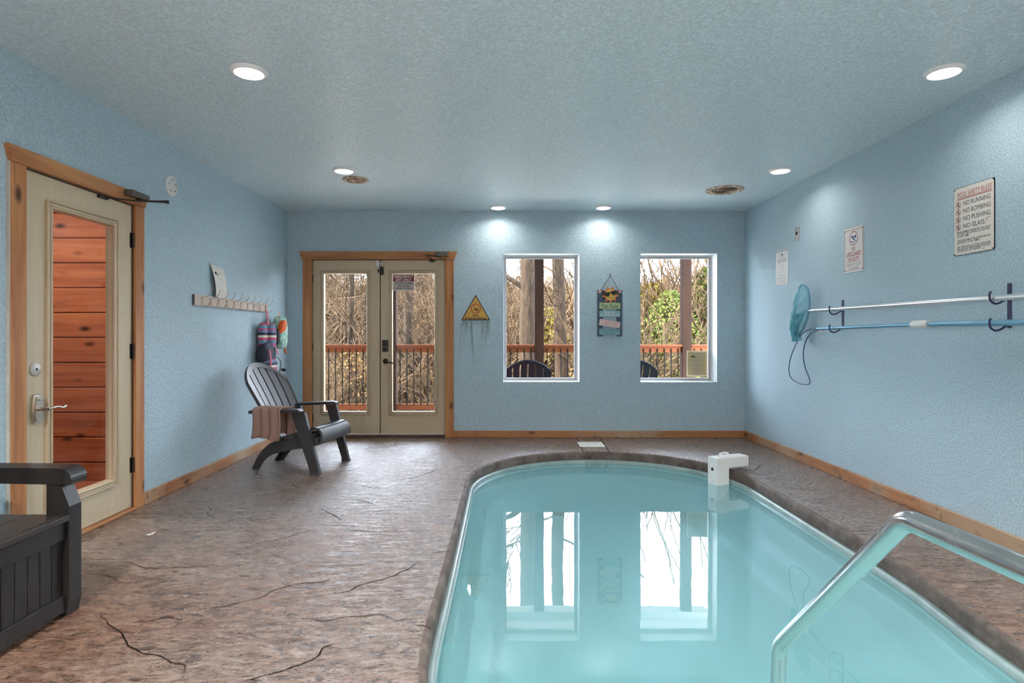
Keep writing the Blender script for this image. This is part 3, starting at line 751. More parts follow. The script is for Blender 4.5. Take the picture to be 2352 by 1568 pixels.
# ---------------------------------------------------------------- lettering and flat marks
def text(body, w, h, mat, parent, x, y, z=.0, bold=0, rot=0, name='lettering', shear=0, spacing=1.0):
    cu = bpy.data.curves.new('t', 'FONT'); cu.body = body; cu.align_x = 'CENTER'; cu.size = 1; cu.offset = bold; cu.shear = shear; cu.resolution_u = 3; cu.space_character = spacing
    o = bpy.data.objects.new('t', cu); COL.objects.link(o); bpy.context.view_layer.update()
    me = bpy.data.meshes.new_from_object(o.evaluated_get(bpy.context.evaluated_depsgraph_get())); bpy.data.objects.remove(o); bpy.data.curves.remove(cu)
    xs = [v.co.x for v in me.vertices]; ys = [v.co.y for v in me.vertices]
    sx_, sy_ = w/(max(xs)-min(xs)), h/(max(ys)-min(ys)); cx, cy = (max(xs)+min(xs))/2, (max(ys)+min(ys))/2
    c, s = math.cos(rot), math.sin(rot)
    for v in me.vertices:
        a, b = (v.co.x-cx)*sx_, (v.co.y-cy)*sy_; v.co = (x+a*c-b*s, y+a*s+b*c, z+.0005)
    me.name = name; me.materials.clear(); me.materials.append(MAT[mat])
    ob = bpy.data.objects.new(name, me); COL.objects.link(ob); ob.parent = parent; return ob
def mark(poly, mat, parent, z, name='emblem', th=.0006):
    mb = MB(); mb.prism(poly, z, z+th); return mb.build(name, mat, parent)
def circ(cx, cy, r, n=24, ry=None): return [(cx+r*math.cos(2*PI*k/n), cy+(ry or r)*math.sin(2*PI*k/n)) for k in range(n)]
def ringmark(cx, cy, r, w, mat, parent, z, ry=None, name='ring'):
    mb = MB(); n = 36; o = circ(cx, cy, r, n, ry); i = circ(cx, cy, r-w, n, (ry or r)-w)
    mb.add([(x, y, z+.0006) for x, y in o+i], [(k, (k+1) % n, n+(k+1) % n, n+k) for k in range(n)]); return mb.build(name, mat, parent)
def stroke(a, b, w, mat, parent, z, name='stroke'):
    a, b = Vector(a), Vector(b); d = (b-a).normalized(); nn = Vector((-d.y, d.x))*w/2
    return mark([tuple(a+nn), tuple(a-nn), tuple(b-nn), tuple(b+nn)], mat, parent, z, name)
def rounded(w, h, r, k=4):
    P = []
    for cx, cy, a0 in ((w/2-r, h/2-r, 0), (-w/2+r, h/2-r, PI/2), (-w/2+r, -h/2+r, PI), (w/2-r, -h/2+r, 1.5*PI)):
        P += [(cx+r*math.cos(a0+PI/2*i/k), cy+r*math.sin(a0+PI/2*i/k)) for i in range(k+1)]
    return P
def screws(w, h, parent, z, mat='bronze', r=.005):
    for sx_ in (-1, 1):
        for sy_ in (-1, 1):
            mb = MB(); mb.lathe([(r, 0), (r*.8, .002), (.0005, .0025)], 10, lambda x, y, q: (sx_*w/2+x, sy_*h/2+y, z+q), 0, False); mb.build('screw', mat, parent)
def sign_root(name, centre, u, v, label, cat='sign'):
    return tag(empty(name, mat=frame_mat(centre, u, v)), label, cat)

# right wall signs
ru, rv = (0, -1, 0), (0, 0, 1)
SG = sign_root('safety_rules_sign', (XR-.001, 3.455, 1.853), ru, rv, 'rusty white enamel sign listing pool safety rules on the right wall')
mb = MB(); mb.prism(rounded(.300, .408, .012), 0, .003); mb.build('backing', 'black', SG)
pl = [(x+.0015*noise.noise(Vector((x*60, y*60, 0))), y+.003*noise.noise(Vector((x*60, y*60, 5)))) for x, y in
      [(-.147+.294*i/24, -.201) for i in range(24)]+[(.145, -.201+.402*i/24) for i in range(24)]+[(.145-.292*i/12, .201) for i in range(12)]+[(-.147, .201-.402*i/12) for i in range(12)]]
mb = MB(); mb.prism(pl, .003, .004); mb.build('enamel_face', 'sign_white_rust', SG)
z = .004
text('POOL SAFETY RULES', .252, .030, 'ink_red', SG, .005, .160, z, 0, 0, shear=.15)
for yy in (.139, .132): stroke((-.122, yy), (.132, yy), .003, 'ink_red', SG, z)
for i, (tx, ww) in enumerate((('NO RUNNING', .196), ('NO BOMBING', .196), ('NO PUSHING', .196), ('NO GLASS', .155))):
    yy = .104-.0455*i
    text(tx, ww, .027, 'ink', SG, -.073+ww/2, yy, z)
    ringmark(-.113, yy-.003, .0195, .003, 'ink_red', SG, z)
    stroke((-.126, yy+.010), (-.100, yy-.016), .0028, 'ink_red', SG, z)
    mark(circ(-.110, yy+.006, .0035, 10), 'ink', SG, z+.0004)
    for a, b in (((-.112, yy+.002), (-.116, yy-.008)), ((-.116, yy-.008), (-.122, yy-.011)), ((-.116, yy-.006), (-.107, yy-.013)), ((-.119, yy+.001), (-.105, yy-.003))): stroke(a, b, .003, 'ink', SG, z+.0004)
for i, (tx, ww) in enumerate((('MANAGEMENT RESERVES THE RIGHT', .247), ('TO DENY USE OF POOL TO ANYONE', .240), ('AT ANY TIME', .088), ('', 0), ('CHILDREN MUST BE SUPERVISED BY', .247), ('AN ADULT AT ALL TIMES', .166), ('', 0), ('USE THE POOL AT YOUR OWN RISK', .247), ('WE ARE NOT RESPONSIBLE FOR ANY', .247), ('ACCIDENTS OR INJURIES', .175))):
    if tx: text(tx, ww, .0115, 'ink', SG, -.122+ww/2, -.066-.0128*i, z, .012)
screws(.284, .392, SG, .004)

SG = sign_root('lifeguard_sign', (XR-.001, 4.640, 1.843), ru, rv, 'white and red no lifeguard on duty sign on the right wall')
mb = MB(); mb.prism(rounded(.250, .350, .014), 0, .0025); mb.build('panel', 'sign_white', SG)
z = .0025
for a, b in (((-.117,.158),(.117,.158)), ((-.117,-.158),(.117,-.158)), ((-.117,-.158),(-.117,.158)), ((.117,-.158),(.117,.158))): stroke(a, b, .003, 'ink_red', SG, z)
ringmark(0, .090, .056, .006, 'ink_red', SG, z)
mark(circ(.022, .102, .0115, 16), 'ink_blue', SG, z)
mark([(-.036,.102), (-.030,.110), (-.012,.112), (-.002,.106), (.010,.084), (.024,.076), (.006,.076), (-.012,.088), (-.014,.100), (-.030,.099)], 'ink_blue', SG, z)
wv = [(-.040+.08*i/16, .066+.006*math.sin(i/16*2*PI*1.5)) for i in range(17)]
mark(wv+[(x, y-.006) for x, y in wv[::-1]], 'ink_blue', SG, z)
text('NO', .046, .030, 'ink_red', SG, 0, .009, z, .01); text('LIFEGUARD', .190, .036, 'ink_red', SG, 0, -.032, z, .012); text('ON DUTY', .150, .034, 'ink_red', SG, 0, -.074, z, .012)
stroke((-.098, -.098), (.098, -.098), .002, 'ink_red', SG, z)
text('SWIM AT YOUR', .190, .022, 'ink_grey', SG, 0, -.116, z); text('OWN RISK', .130, .022, 'ink_grey', SG, 0, -.142, z)
screws(.236, .318, SG, .0025)

SG = sign_root('pool_rules_sign', (XR-.001, 5.836, 1.845), ru, rv, 'glossy white pool rules sign nearest the back corner')
mb = MB(); mb.prism(rounded(.252, .346, .006), 0, .0025); mb.build('panel', 'sign_gloss', SG)
stroke((-.12, .160), (.12, .160), .003, 'ink', SG, z); stroke((-.12, -.158), (.12, -.158), .002, 'ink_faint', SG, z)
mark([(-.02,.112), (-.004,.122), (.002,.138), (.010,.142), (.006,.126), (.020,.130), (.024,.122), (.012,.116)], 'ink', SG, z)
text('POOL RULES', .190, .036, 'ink_grey', SG, 0, .066, z, .01)
stroke((-.036, .098), (.036, .098), .004, 'ink_grey', SG, z)
for i in range(4):
    yy = .022-.034*i; ringmark(-.058, yy, .010, .003, 'ink_faint', SG, z); stroke((-.030, yy), (.045-.01*(i % 2), yy), .008, 'ink_faint', SG, z, 'faded_line')
for yy, ww in ((-.108, .20), (-.140, .14)): stroke((-ww/2, yy), (ww/2, yy), .014, 'ink_faint', SG, z, 'faded_line')
screws(.240, .318, SG, .0025, r=.004)

OP = sign_root('outlet_plate', (XR-.001, 5.53, 2.128), ru, rv, 'small metal outlet plate with a dark socket above the glossy sign', 'outlet plate')
mb = MB(); mb.bbox((-.040, -.060, 0), (.040, .060, .007), .004, 2); mb.build('plate', 'steel_plate', OP, True)
mb = MB(); mb.lathe([(.017, .007), (.015, .012), (.001, .012)], 16, None, 0, False); mb.build('socket', 'ink', OP)
screws(.056, .09, OP, .007, r=.004)

# ---------------------------------------------------------------- poles, hooks, net
XP = XR-.085
def pole(name, Y0, Z0, Y1, Z1, r, mat, lab):
    o = empty(name, (XP, Y0, Z0)); tag(o, lab, 'pole')
    return o
PO = tag(empty('net_pole', (XP, 5.17, 1.384)), 'long silver telescopic pole with a teal leaf net hung on the right wall', 'pool net')
mb = MB(); mb.tube([(0,-.06,0), (.0,-3.0,-.025)], .0165, 16); mb.build('pole_tube', 'aluminium', PO, True)
mb = MB(); mb.tube([(0,.02,0), (0,-.10,0)], .010, 12); mb.tube([(0,.0,-.02),(0,.0,.02)], .006, 8); mb.build('pole_tip', 'aluminium', PO, True)
hoop = [(1845,654),(1855,662),(1859,685),(1858,714),(1850,742),(1840,762),(1827,778),(1819,772),(1818,752),(1823,725),(1829,700),(1833,675),(1838,658)]
org = Vector((XP, 5.17, 1.384))
hp3 = [onright(a, b, XP)-org for a, b in hoop]
HPs = catmull(hp3, 5, True)
mb = MB(); mb.tube(HPs, .009, 8, True); mb.build('net_rim', 'net_rim', PO, True)
ctr = sum(HPs, Vector())/len(HPs); mb = MB(); nr, ns = 9, len(HPs); vs = []; fs = []
for i in range(nr+1):
    t_ = i/nr
    for p in HPs:
        q_ = ctr.lerp(p, t_) ; bul = -.075*(1-t_**2)
        q_ = q_+Vector((bul+.022*noise.noise(q_*16), .0, -.05*(1-t_)))
        vs.append(q_)
for i in range(nr):
    for k in range(ns): fs.append((i*ns+k, i*ns+(k+1) % ns, (i+1)*ns+(k+1) % ns, (i+1)*ns+k))
mb.add(vs, fs)
# sagging tip of the bag below the rim
mb.build('net_bag', 'net_mesh', PO, True)
tip = onright(1831, 780, XP)-org
def sag(u, v):
    a = hp3[8].lerp(hp3[3], u)+Vector((0, 0, .02)); b = tip+Vector((-.02, -.13+.16*u, -.02+.03*abs(u-.5)))
    p_ = a.lerp(b, v); return p_+Vector((-.055*math.sin(PI*u)*(1-.4*v)+.016*math.sin(u*17+v*3), 0, .012*noise.noise(Vector((u*5, v*4, 2)))))
mb = MB(); mb.sheet(sag, 28, 12, .0015); mb.build('net_sag', 'net_mesh', PO, True)

PB2 = tag(empty('loop_pole', (XP, 5.02, 1.224)), 'blue telescopic pole ending in a bare dark wire loop on the right wall', 'pool pole')
mb = MB(); mb.tube([(0,0,0), (0,-1.18,.012)], .0135, 14); mb.build('inner_tube', 'blue_metal', PB2, True)
mb = MB(); mb.tube([(0,-1.30,.013), (0,-2.9,.0)], .0165, 14); mb.build('outer_tube', 'blue_metal', PB2, True)
mb = MB(); mb.tube([(0,-1.165,.012), (0,-1.185,.012), (0,-1.27,.013), (0,-1.30,.013)], [.020, .026, .027, .022], 18); mb.build('twist_collar', 'white_plastic', PB2, True)
mb = MB(); mb.tube([(0,-1.30,.013), (0,-1.315,.013)], .024, 18); mb.build('collar_ring', 'paper', PB2, True)
lp = [(1880,755),(1862,756),(1845,764),(1831,785),(1818,815),(1812,845),(1816,866),(1830,878),(1848,883),(1860,880),(1858,866),(1849,842),(1845,812),(1850,785),(1862,766),(1880,757)]
org2 = Vector((XP, 5.02, 1.224))
mb = MB(); mb.tube(catmull([onright(a, b, XP+.01)-org2 for a, b in lp], 5), .0045, 8); mb.build('wire_loop', 'loop_blue', PB2, True)
for dy in (-.03, -.09):
    mb = MB(); mb.tube([(0, dy, -.010), (0, dy, -.030)], .005, 8); mb.build('spring_button', 'nickel', PB2, True)

def hook_bracket(Y, z0, z1, lab):
    r = tag(empty('pole_hook', (XR, Y, z0)), lab, 'hook')
    mb = MB(); mb.bbox((-.006, -.013, 0), (0, .013, z1-z0), .002, 1); mb.build('hook_strip', 'hook_navy', r)
    for zz in (1.362, 1.215):
        zr = zz-z0
        mb = MB(); mb.tube(catmull([(-.004,0,zr+.01), (-.03,0,zr-.004), (-.062,.0,zr-.022), (-.088,0,zr-.022), (-.108,0,zr-.004), (-.112,.0,zr+.028), (-.104,0,zr+.042)], 5), .0055, 8); mb.build('hook_arm', 'hook_navy', r, True)
    for zz in (.18, .07):
        mb = MB(); mb.lathe([(.005, 0), (.001, .003)], 8, lambda x, y, q: (-.006-q, x, zz+y), 0, False); mb.build('screw', 'bronze', r)
hook_bracket(4.79, 1.215, 1.455, 'navy metal hook bracket nearer the back corner holding both poles')
hook_bracket(3.21, 1.205, 1.450, 'navy metal hook bracket nearer the viewer holding both poles')

# ---------------------------------------------------------------- back wall signs
bu, bv = (1, 0, 0), (0, 0, 1)
EX = sign_root('exit_sign', (bX(927, YB+.03), YB+.034, bZ(648.5, YB+.03)), bu, bv, 'maroon and silver emergency exit sign stuck on the door glass')
mb = MB(); mb.prism(rounded(.252, .186, .006), 0, .002); mb.build('panel', 'sign_white', EX)
mark([(-.121,.012),(.121,.012),(.121,.088),(-.121,.088)], 'sign_maroon', EX, .002, 'maroon_band'); mark([(-.121,-.088),(.121,-.088),(.121,.010),(-.121,.010)], 'sign_silver', EX, .002, 'silver_band')
z = .0028
text('EMERGENCY', .218, .027, 'ink_white', EX, 0, .067, z, .015); text('EXIT ONLY', .175, .027, 'ink_white', EX, 0, .032, z, .015)
text('SECURITY ALARM', .196, .020, 'ink', EX, 0, -.010, z, .015); text('WILL SOUND', .140, .020, 'ink', EX, 0, -.039, z, .015); text('IF DOOR IS OPENED', .218, .020, 'ink', EX, 0, -.068, z, .015)

TR = sign_root('no_fishing_sign', (bX(1092.7), YB-.001, bZ(715.7)), bu, bv, 'yellow triangular no fishing sign between the double doors and a window')
tri = lambda s, dy=0: [(-.166*s, -.097*s+dy), (.166*s, -.097*s+dy), (0, .195*s+dy)]
mb = MB(); mb.prism(tri(1.0), 0, .008); mb.build('border', 'black', TR)
mb = MB(); mb.prism(tri(.90), .008, .0095); mb.build('face', 'sign_yellow', TR)
ringmark(0, .036, .058, .009, 'ink_red', TR, .0098)
fish = [(-.034,.030),(-.026,.024),(-.018,.024),(.0,.014),(.020,.014),(.034,.022),(.024,.032),(.008,.036),(-.012,.032),(-.026,.028),(-.032,.036)]
mark(fish, 'ink', TR, .0097); stroke((-.030, .078), (.030, -.004), .008, 'ink_red', TR, .0102); stroke((.026, .066), (.028, .036), .002, 'ink', TR, .0099)
text('NO', .068, .024, 'ink', TR, 0, -.043, .0098, .025, spacing=1.2); text('FISHING', .240, .024, 'ink', TR, 0, -.075, .0098, .025, spacing=1.25)
VN = tag(empty('hanging_vine', (bX(1092.7), YB-.006, bZ(736))), 'thin green trailing strands hanging below the triangular sign', 'vine')
for (x, L, dx) in ((-.150,.42,-.05), (-.138,.30,.0), (-.105,.10,.01), (-.062,.55,.06), (-.052,.38,.03), (-.050,.48,.02), (.072,.36,-.01), (.084,.24,.01), (.135,.34,-.03), (.148,.16,.01), (.128,.10,0), (-.120,.18,.02)):
    P = [Vector((x+dx*(i/22)+.012*noise.noise(Vector((x*40, i*.55, 0))), -.004+.002*noise.noise(Vector((x*9, i, 4))), -L*i/22)) for i in range(23)]
    mb = MB(); mb.tube(P, [.0019*(1-.7*i/22) for i in range(23)], 4)
    for i in range(2, 20, 2):
        s_ = 1 if i % 4 else -1
        mb.tube([P[i], P[i]+Vector((s_*.010, -.002, -.007))], .0012, 3)
    mb.build('strand', 'vine', VN)

SP = sign_root('sun_plaque', (bX(1401), YB-.002, bZ(719.5)), bu, bv, 'hanging blue plaque with a sunglasses sun and pool rules boards', 'plaque')
mb = MB(); mb.bbox((-.146,-.262,0), (-.086,.265,.012), .002, 1); mb.build('side_board', 'slate_board', SP)
mb = MB(); mb.bbox((.076,-.262,0), (.138,.265,.012), .002, 1); mb.build('side_board', 'slate_board', SP)
mb = MB(); mb.bbox((-.086,.13,.001), (.076,.262,.010), .002, 1); mb.build('top_board', 'slate_board', SP)
def board(y, h, rot, mat, x=0, w=.238):
    c, s = math.cos(rot), math.sin(rot); mb = MB(); mb.bbox((-w/2, -h/2, .012), (w/2, h/2, .021), .002, 1, lambda a, b, q: (x+a*c-b*s, y+a*s+b*c, q)); mb.build('rule_board', mat, SP)
board(.085, .070, math.radians(-1), 'lime_board', -.005); text('Pool Rules', .205, .052, 'ink_teal', SP, -.005, .085, .0212, .008, math.radians(-1), shear=.35)
board(-.006, .070, math.radians(.8), 'aqua_board', -.006); text('PLEASE USE', .112, .022, 'ink_white', SP, -.010, .010, .0212, .01); text('BATHROOM, NOT POOL', .215, .022, 'ink_white', SP, -.004, -.021, .0212, .01)
board(-.118, .072, math.radians(-9.5), 'pink_board', -.006, .240); text("NO RUNNIN', DIVIN',", .205, .024, 'ink_pink', SP, -.002, -.101, .0212, 0, math.radians(-9.5)); text("PUSHIN', CUSSIN'", .170, .024, 'ink_pink', SP, -.008, -.131, .0212, 0, math.radians(-9.5))
board(-.212, .070, math.radians(-.6), 'aqua_board', -.008, .236); text('WHAT HAPPENS HERE', .212, .022, 'ink_teal', SP, -.006, -.197, .0212, .008); text('STAYS HERE', .118, .022, 'ink_teal', SP, -.010, -.228, .0212, .008)
star = []
for k in range(18):
    a = 2*PI*k/18+.22; r_ = .103 if k % 2 else .064; star.append((r_*math.cos(a)+.002, .212+r_*math.sin(a)))
mb = MB(); mb.prism(star, .012, .020); mb.build('sun_rays', 'sun_orange', SP)
mb = MB(); mb.prism(circ(.002, .212, .062, 28), .020, .024); mb.build('sun_face', 'sun_yellow', SP)
for cx, cy in ((-.034, .218), (.040, .236)):
    mb = MB(); mb.prism([(cx-.034, cy+.018), (cx+.030, cy+.026), (cx+.030, cy-.004), (cx+.014, cy-.026), (cx-.010, cy-.028), (cx-.030, cy-.010)], .024, .028); mb.build('sunglass_lens', 'black', SP)
stroke((-.085, .262), (-.060, .234), .010, 'black', SP, .024, 'glasses_arm'); stroke((-.01, .236), (.02, .246), .010, 'black', SP, .024, 'glasses_bridge')
sm = [(-.026+.064*i/10, .168+.022*(2*i/10-1)**2+.012*i/10) for i in range(11)]
mark(sm+[(x, y-.004) for x, y in sm[::-1]], 'ink', SP, .0242, 'smile')
for x in (-.118, .112):
    mb = MB()
    for k in range(4): a = k*PI/2+.4; mb.lathe([(.010, 0), (.008, .004), (.001, .005)], 10, lambda p, q_, r_: (x+.010*math.cos(a)+p, .246+.010*math.sin(a)+q_, .012+r_), 0, False)
    mb.build('flower', 'skin_tone', SP)
mb = MB(); mb.tube([(-.108, .262, .006), (.004, .442, .004), (.100, .262, .006)], .0035, 6); mb.build('hanging_cord', 'cord', SP)
mb = MB(); mb.lathe([(.006, 0), (.006, .008), (.001, .009)], 10, lambda x, y, q_: (.004+x, .446+y, q_)); mb.build('nail', 'bronze', SP)

yw = YB+.17+.018
NO_ = sign_root('window_notice', (bX(1601, yw), yw, bZ(835, yw)), bu, bv, 'gold framed notice taped low on the right window glass', 'notice')
mb = MB(); mb.box((-.122, -.152, 0), (.122, .152, .0012)); mb.build('backing_sheet', 'cream_paper', NO_)
mark([(-.108,-.136),(.108,-.136),(.108,.138),(-.108,.138)], 'gold_paper', NO_, .0012, 'gold_sheet')
z = .0018
mark([(-.078,.072),(-.050,.104),(-.038,.088),(-.024,.094),(-.034,.076),(-.060,.074)], 'ink', NO_, z); mark([(-.044,.070),(-.022,.088),(-.004,.070),(-.020,.066)], 'ink_green', NO_, z)
lines = [(.122,.18,0),(.100,.10,.03),(.078,.09,.035),(.052,.18,0),(.042,.13,0),(.031,.10,0),(.020,.12,0),(.010,.06,0),(-.008,.17,0),(-.019,.18,0),(-.029,.14,0),(-.040,.05,0),(-.055,.12,0),(-.066,.06,0),(-.077,.17,0),(-.088,.11,0),(-.104,.03,0),(-.114,.12,0),(-.125,.08,0)]
for y, w, cx in lines:
    x = cx-w/2; mb = MB()
    while x < cx+w/2:
        ww = random.uniform(.008, .022); mb.box((x, y-.0022, z), (min(x+ww, cx+w/2), y+.0022, z+.0004)); x += ww+.004
    mb.build('text_line', 'ink_grey', NO_)

# ---------------------------------------------------------------- left wall: plate, rack, paper, life jackets
lu, lv = (0, 1, 0), (0, 0, 1)
pp = onleft(393.5, 427)
WP = sign_root('wall_plate', pp, lu, lv, 'round white blank cover plate beside the single door', 'cover plate')
mb = MB(); mb.lathe([(.078, 0), (.076, .006), (.066, .010), (.001, .011)], 36, None, 0, False); mb.build('disc', 'sign_gloss', WP, True)
for a in range(5):
    mb = MB(); an = a*1.26+.4; r_ = .045; mb.lathe([(.005, .010), (.004, .013), (.0005, .013)], 8, lambda x, y, q_: (r_*math.cos(an)+x, r_*math.sin(an)+y, q_), 0, False); mb.build('screw', 'bronze', WP)

RY0, RY1, RZ = 4.69, 6.15, 1.453
RK = sign_root('coat_rack', (XL, RY0, RZ), lu, lv, 'whitewashed board with ten double wire hooks on the left wall', 'coat rack')
mb = MB(); mb.bbox((0, -.043, 0), (RY1-RY0, .043, .020), .002, 1); mb.build('board', 'whitewash', RK)
mb = MB(); mb.box((-.004, -.043, 0), (.0, .043, .020)); mb.build('board_end', 'rack_end', RK)
for k in range(10):
    x = .105+k*.1425
    hk = MB(); hk.bbox((x-.010, -.036, .020), (x+.010, .030, .023), .001, 1); h_ = hk.build('hook', 'nickel', RK)
    mb = MB(); mb.tube(catmull([(x,.022,.022), (x,.024,.040), (x,.030,.062), (x,.048,.084), (x,.074,.098), (x,.098,.104)], 4), .0032, 8); mb.build('upper_prong', 'nickel', h_, True)
    mb = MB(); mb.tube(catmull([(x,.022,.022), (x,.012,.028), (x,-.022,.029), (x,-.040,.040), (x,-.046,.060), (x,-.036,.078), (x,-.018,.084)], 4), .0032, 8); mb.build('lower_prong', 'nickel', h_, True)
for x in (.47, .735, 1.19):
    mb = MB(); mb.lathe([(.004, .020), (.0005, .022)], 8, lambda a, b, q_: (x+a, b, q_), 0, False); mb.build('screw', 'bronze', RK)

p0, p1 = onleft(481, 607), onleft(511, 612)
PP = sign_root('wall_paper_note', (XL+.002, 4.965, 1.50), lu, lv, 'curled white paper sheet pinned above the coat rack', 'paper')
pf = lambda u, v: Vector((.225*u+.050*(1-v)**1.6, .265*v-.012*u, .006+.036*(1-v)*v*2.2+.020*(1-v)*(1-u)))
mb = MB(); mb.sheet(pf, 10, 14, .0008); mb.build('sheet', 'paper', PP, True)
def on_paper(u0, u1, v0, v1, mat, nm='text_line'):
    mb = MB(); mb.sheet(lambda a, b: pf(u0+(u1-u0)*a, v0+(v1-v0)*b)+Vector((0, 0, .0012)), 4, 2, .0004); mb.build(nm, mat, PP)
on_paper(.08, .92, .925, .935, 'ink_grey'); on_paper(.12, .30, .72, .80, 'ink', 'emblem'); on_paper(.26, .42, .71, .75, 'ink_green', 'emblem')
for a, b, c, d in ((.40,.86,.83,.845),(.42,.80,.78,.80),(.46,.86,.73,.74),(.08,.45,.62,.63),(.48,.60,.60,.64),(.10,.46,.45,.46),(.50,.62,.43,.47),(.12,.30,.28,.29),(.34,.46,.30,.34),(.52,.72,.25,.28),(.2,.34,.12,.125),(.5,.66,.10,.12)): on_paper(a, b, c, d, 'ink_faint')
for u in (.02, .55):
    mb = MB(); q_ = pf(u, 1); mb.box((q_.x-.004, q_.y-.012, .004), (q_.x+.016, q_.y+.018, .0075)); mb.build('tape', 'sign_gloss', PP)

def puff(mb, c, rx, ry, rz, n=14, mform=.5, mi=0, tw=0):
    """rounded cushion (superellipsoid) centred at c"""
    pw = lambda v, e: math.copysign(abs(v)**e, v); vs = []; fs = []; N2 = n*2
    for i in range(n+1):
        a = -PI/2+PI*i/n
        for k in range(N2):
            b = 2*PI*k/N2
            x = rx*pw(math.cos(a), mform)*pw(math.cos(b), .7); y = ry*pw(math.cos(a), mform)*pw(math.sin(b), .7); z = rz*pw(math.sin(a), .8)
            vs.append((c[0]+x+tw*z, c[1]+y, c[2]+z))
    for i in range(n):
        for k in range(N2): fs.append((i*N2+k, i*N2+(k+1) % N2, (i+1)*N2+(k+1) % N2, (i+1)*N2+k))
    mb.add(vs, fs, mi)
def strap(mb, pts, w, t_=.004, side=(0, 1, 0)):
    P = catmull(pts, 4); sd_ = Vector(side)*w/2; vs = []; fs = []
    for p in P: vs += [p+sd_, p-sd_]
    n = len(P)
    for i in range(n-1): fs.append((2*i, 2*i+1, 2*i+3, 2*i+2))
    mb.add(vs, fs)
    vs2 = [v+Vector((t_, 0, .0)) for v in vs]; mb.add(vs2, [f[::-1] for f in fs])
V1 = tag(empty('life_jacket', (XL+.082, 5.97, 1.39)), 'striped navy and pink child life jacket hanging from the rack', 'life jacket', 'life jackets on the rack')
mb = MB(); puff(mb, (-.020, -.045, -.230), .040, .085, .135); puff(mb, (.020, .055, -.235), .040, .075, .130); mb.build('collar_lobe', 'striped_fabric', V1, True)
mb = MB(); puff(mb, (-.005, 0, -.415), .060, .155, .13); mb.build('chest_panel', 'navy_fabric', V1, True)
mb = MB(); puff(mb, (.004, .01, -.535), .064, .160, .085); mb.build('stripe_panel', 'striped_fabric', V1, True)
mb = MB(); puff(mb, (-.004, .0, -.640), .060, .158, .09); mb.build('waist_panel', 'navy_fabric', V1, True)
mb = MB(); strap(mb, [(.0,-.02,.03), (.010,-.02,-.03), (.018,-.018,-.12)], .034); strap(mb, [(.062,-.10,-.36), (.075,-.10,-.46), (.066,-.09,-.56)], .030)
strap(mb, [(.062,-.14,-.575), (.078,-.02,-.60), (.070,.08,-.66), (.066,.13,-.74)], .036, .006, (0, .3, .95)); strap(mb, [(.03,.05,-.30),(.062,.08,-.36),(.068,.10,-.42)], .026); mb.build('webbing', 'strap_pink', V1)
mb = MB(); mb.bbox((.078, -.03, -.63), (.096, .02, -.57), .006, 2); mb.build('buckle', 'strap_pink', V1, True)
mb = MB(); strap(mb, [(.02,.165,-.44), (.06,.20,-.50), (.05,.19,-.62), (.045,.19,-.72)], .022); mb.tube([(.07,.20,-.58), (.115,.20,-.585)], .014, 8); mb.build('side_strap', 'strap_black', V1)
V2 = tag(empty('life_jacket', (XL+.095, 6.235, 1.40)), 'mint green and orange child life jacket on the last rack hook', 'life jacket', 'life jackets on the rack')
mb = MB(); puff(mb, (.01, .02, -.20), .062, .12, .175); mb.build('chest_panel', 'mint_fabric', V2, True)
mb = MB(); puff(mb, (.045, -.03, -.155), .036, .07, .085, tw=.25); mb.build('arm_float', 'orange_fabric', V2, True)
mb = MB(); puff(mb, (.020, -.10, -.245), .030, .040, .085); mb.build('side_panel', 'charcoal_fabric', V2, True)
mb = MB(); strap(mb, [(.0,0,.02), (.01,0,-.02), (.012,.0,-.06)], .024); strap(mb, [(-.02,-.1,-.33), (.03,-.02,-.37), (.07,.06,-.38)], .02); mb.tube([(.06,.02,-.37), (.065,.03,-.42)], .014, 8); mb.build('webbing', 'sun_orange', V2)

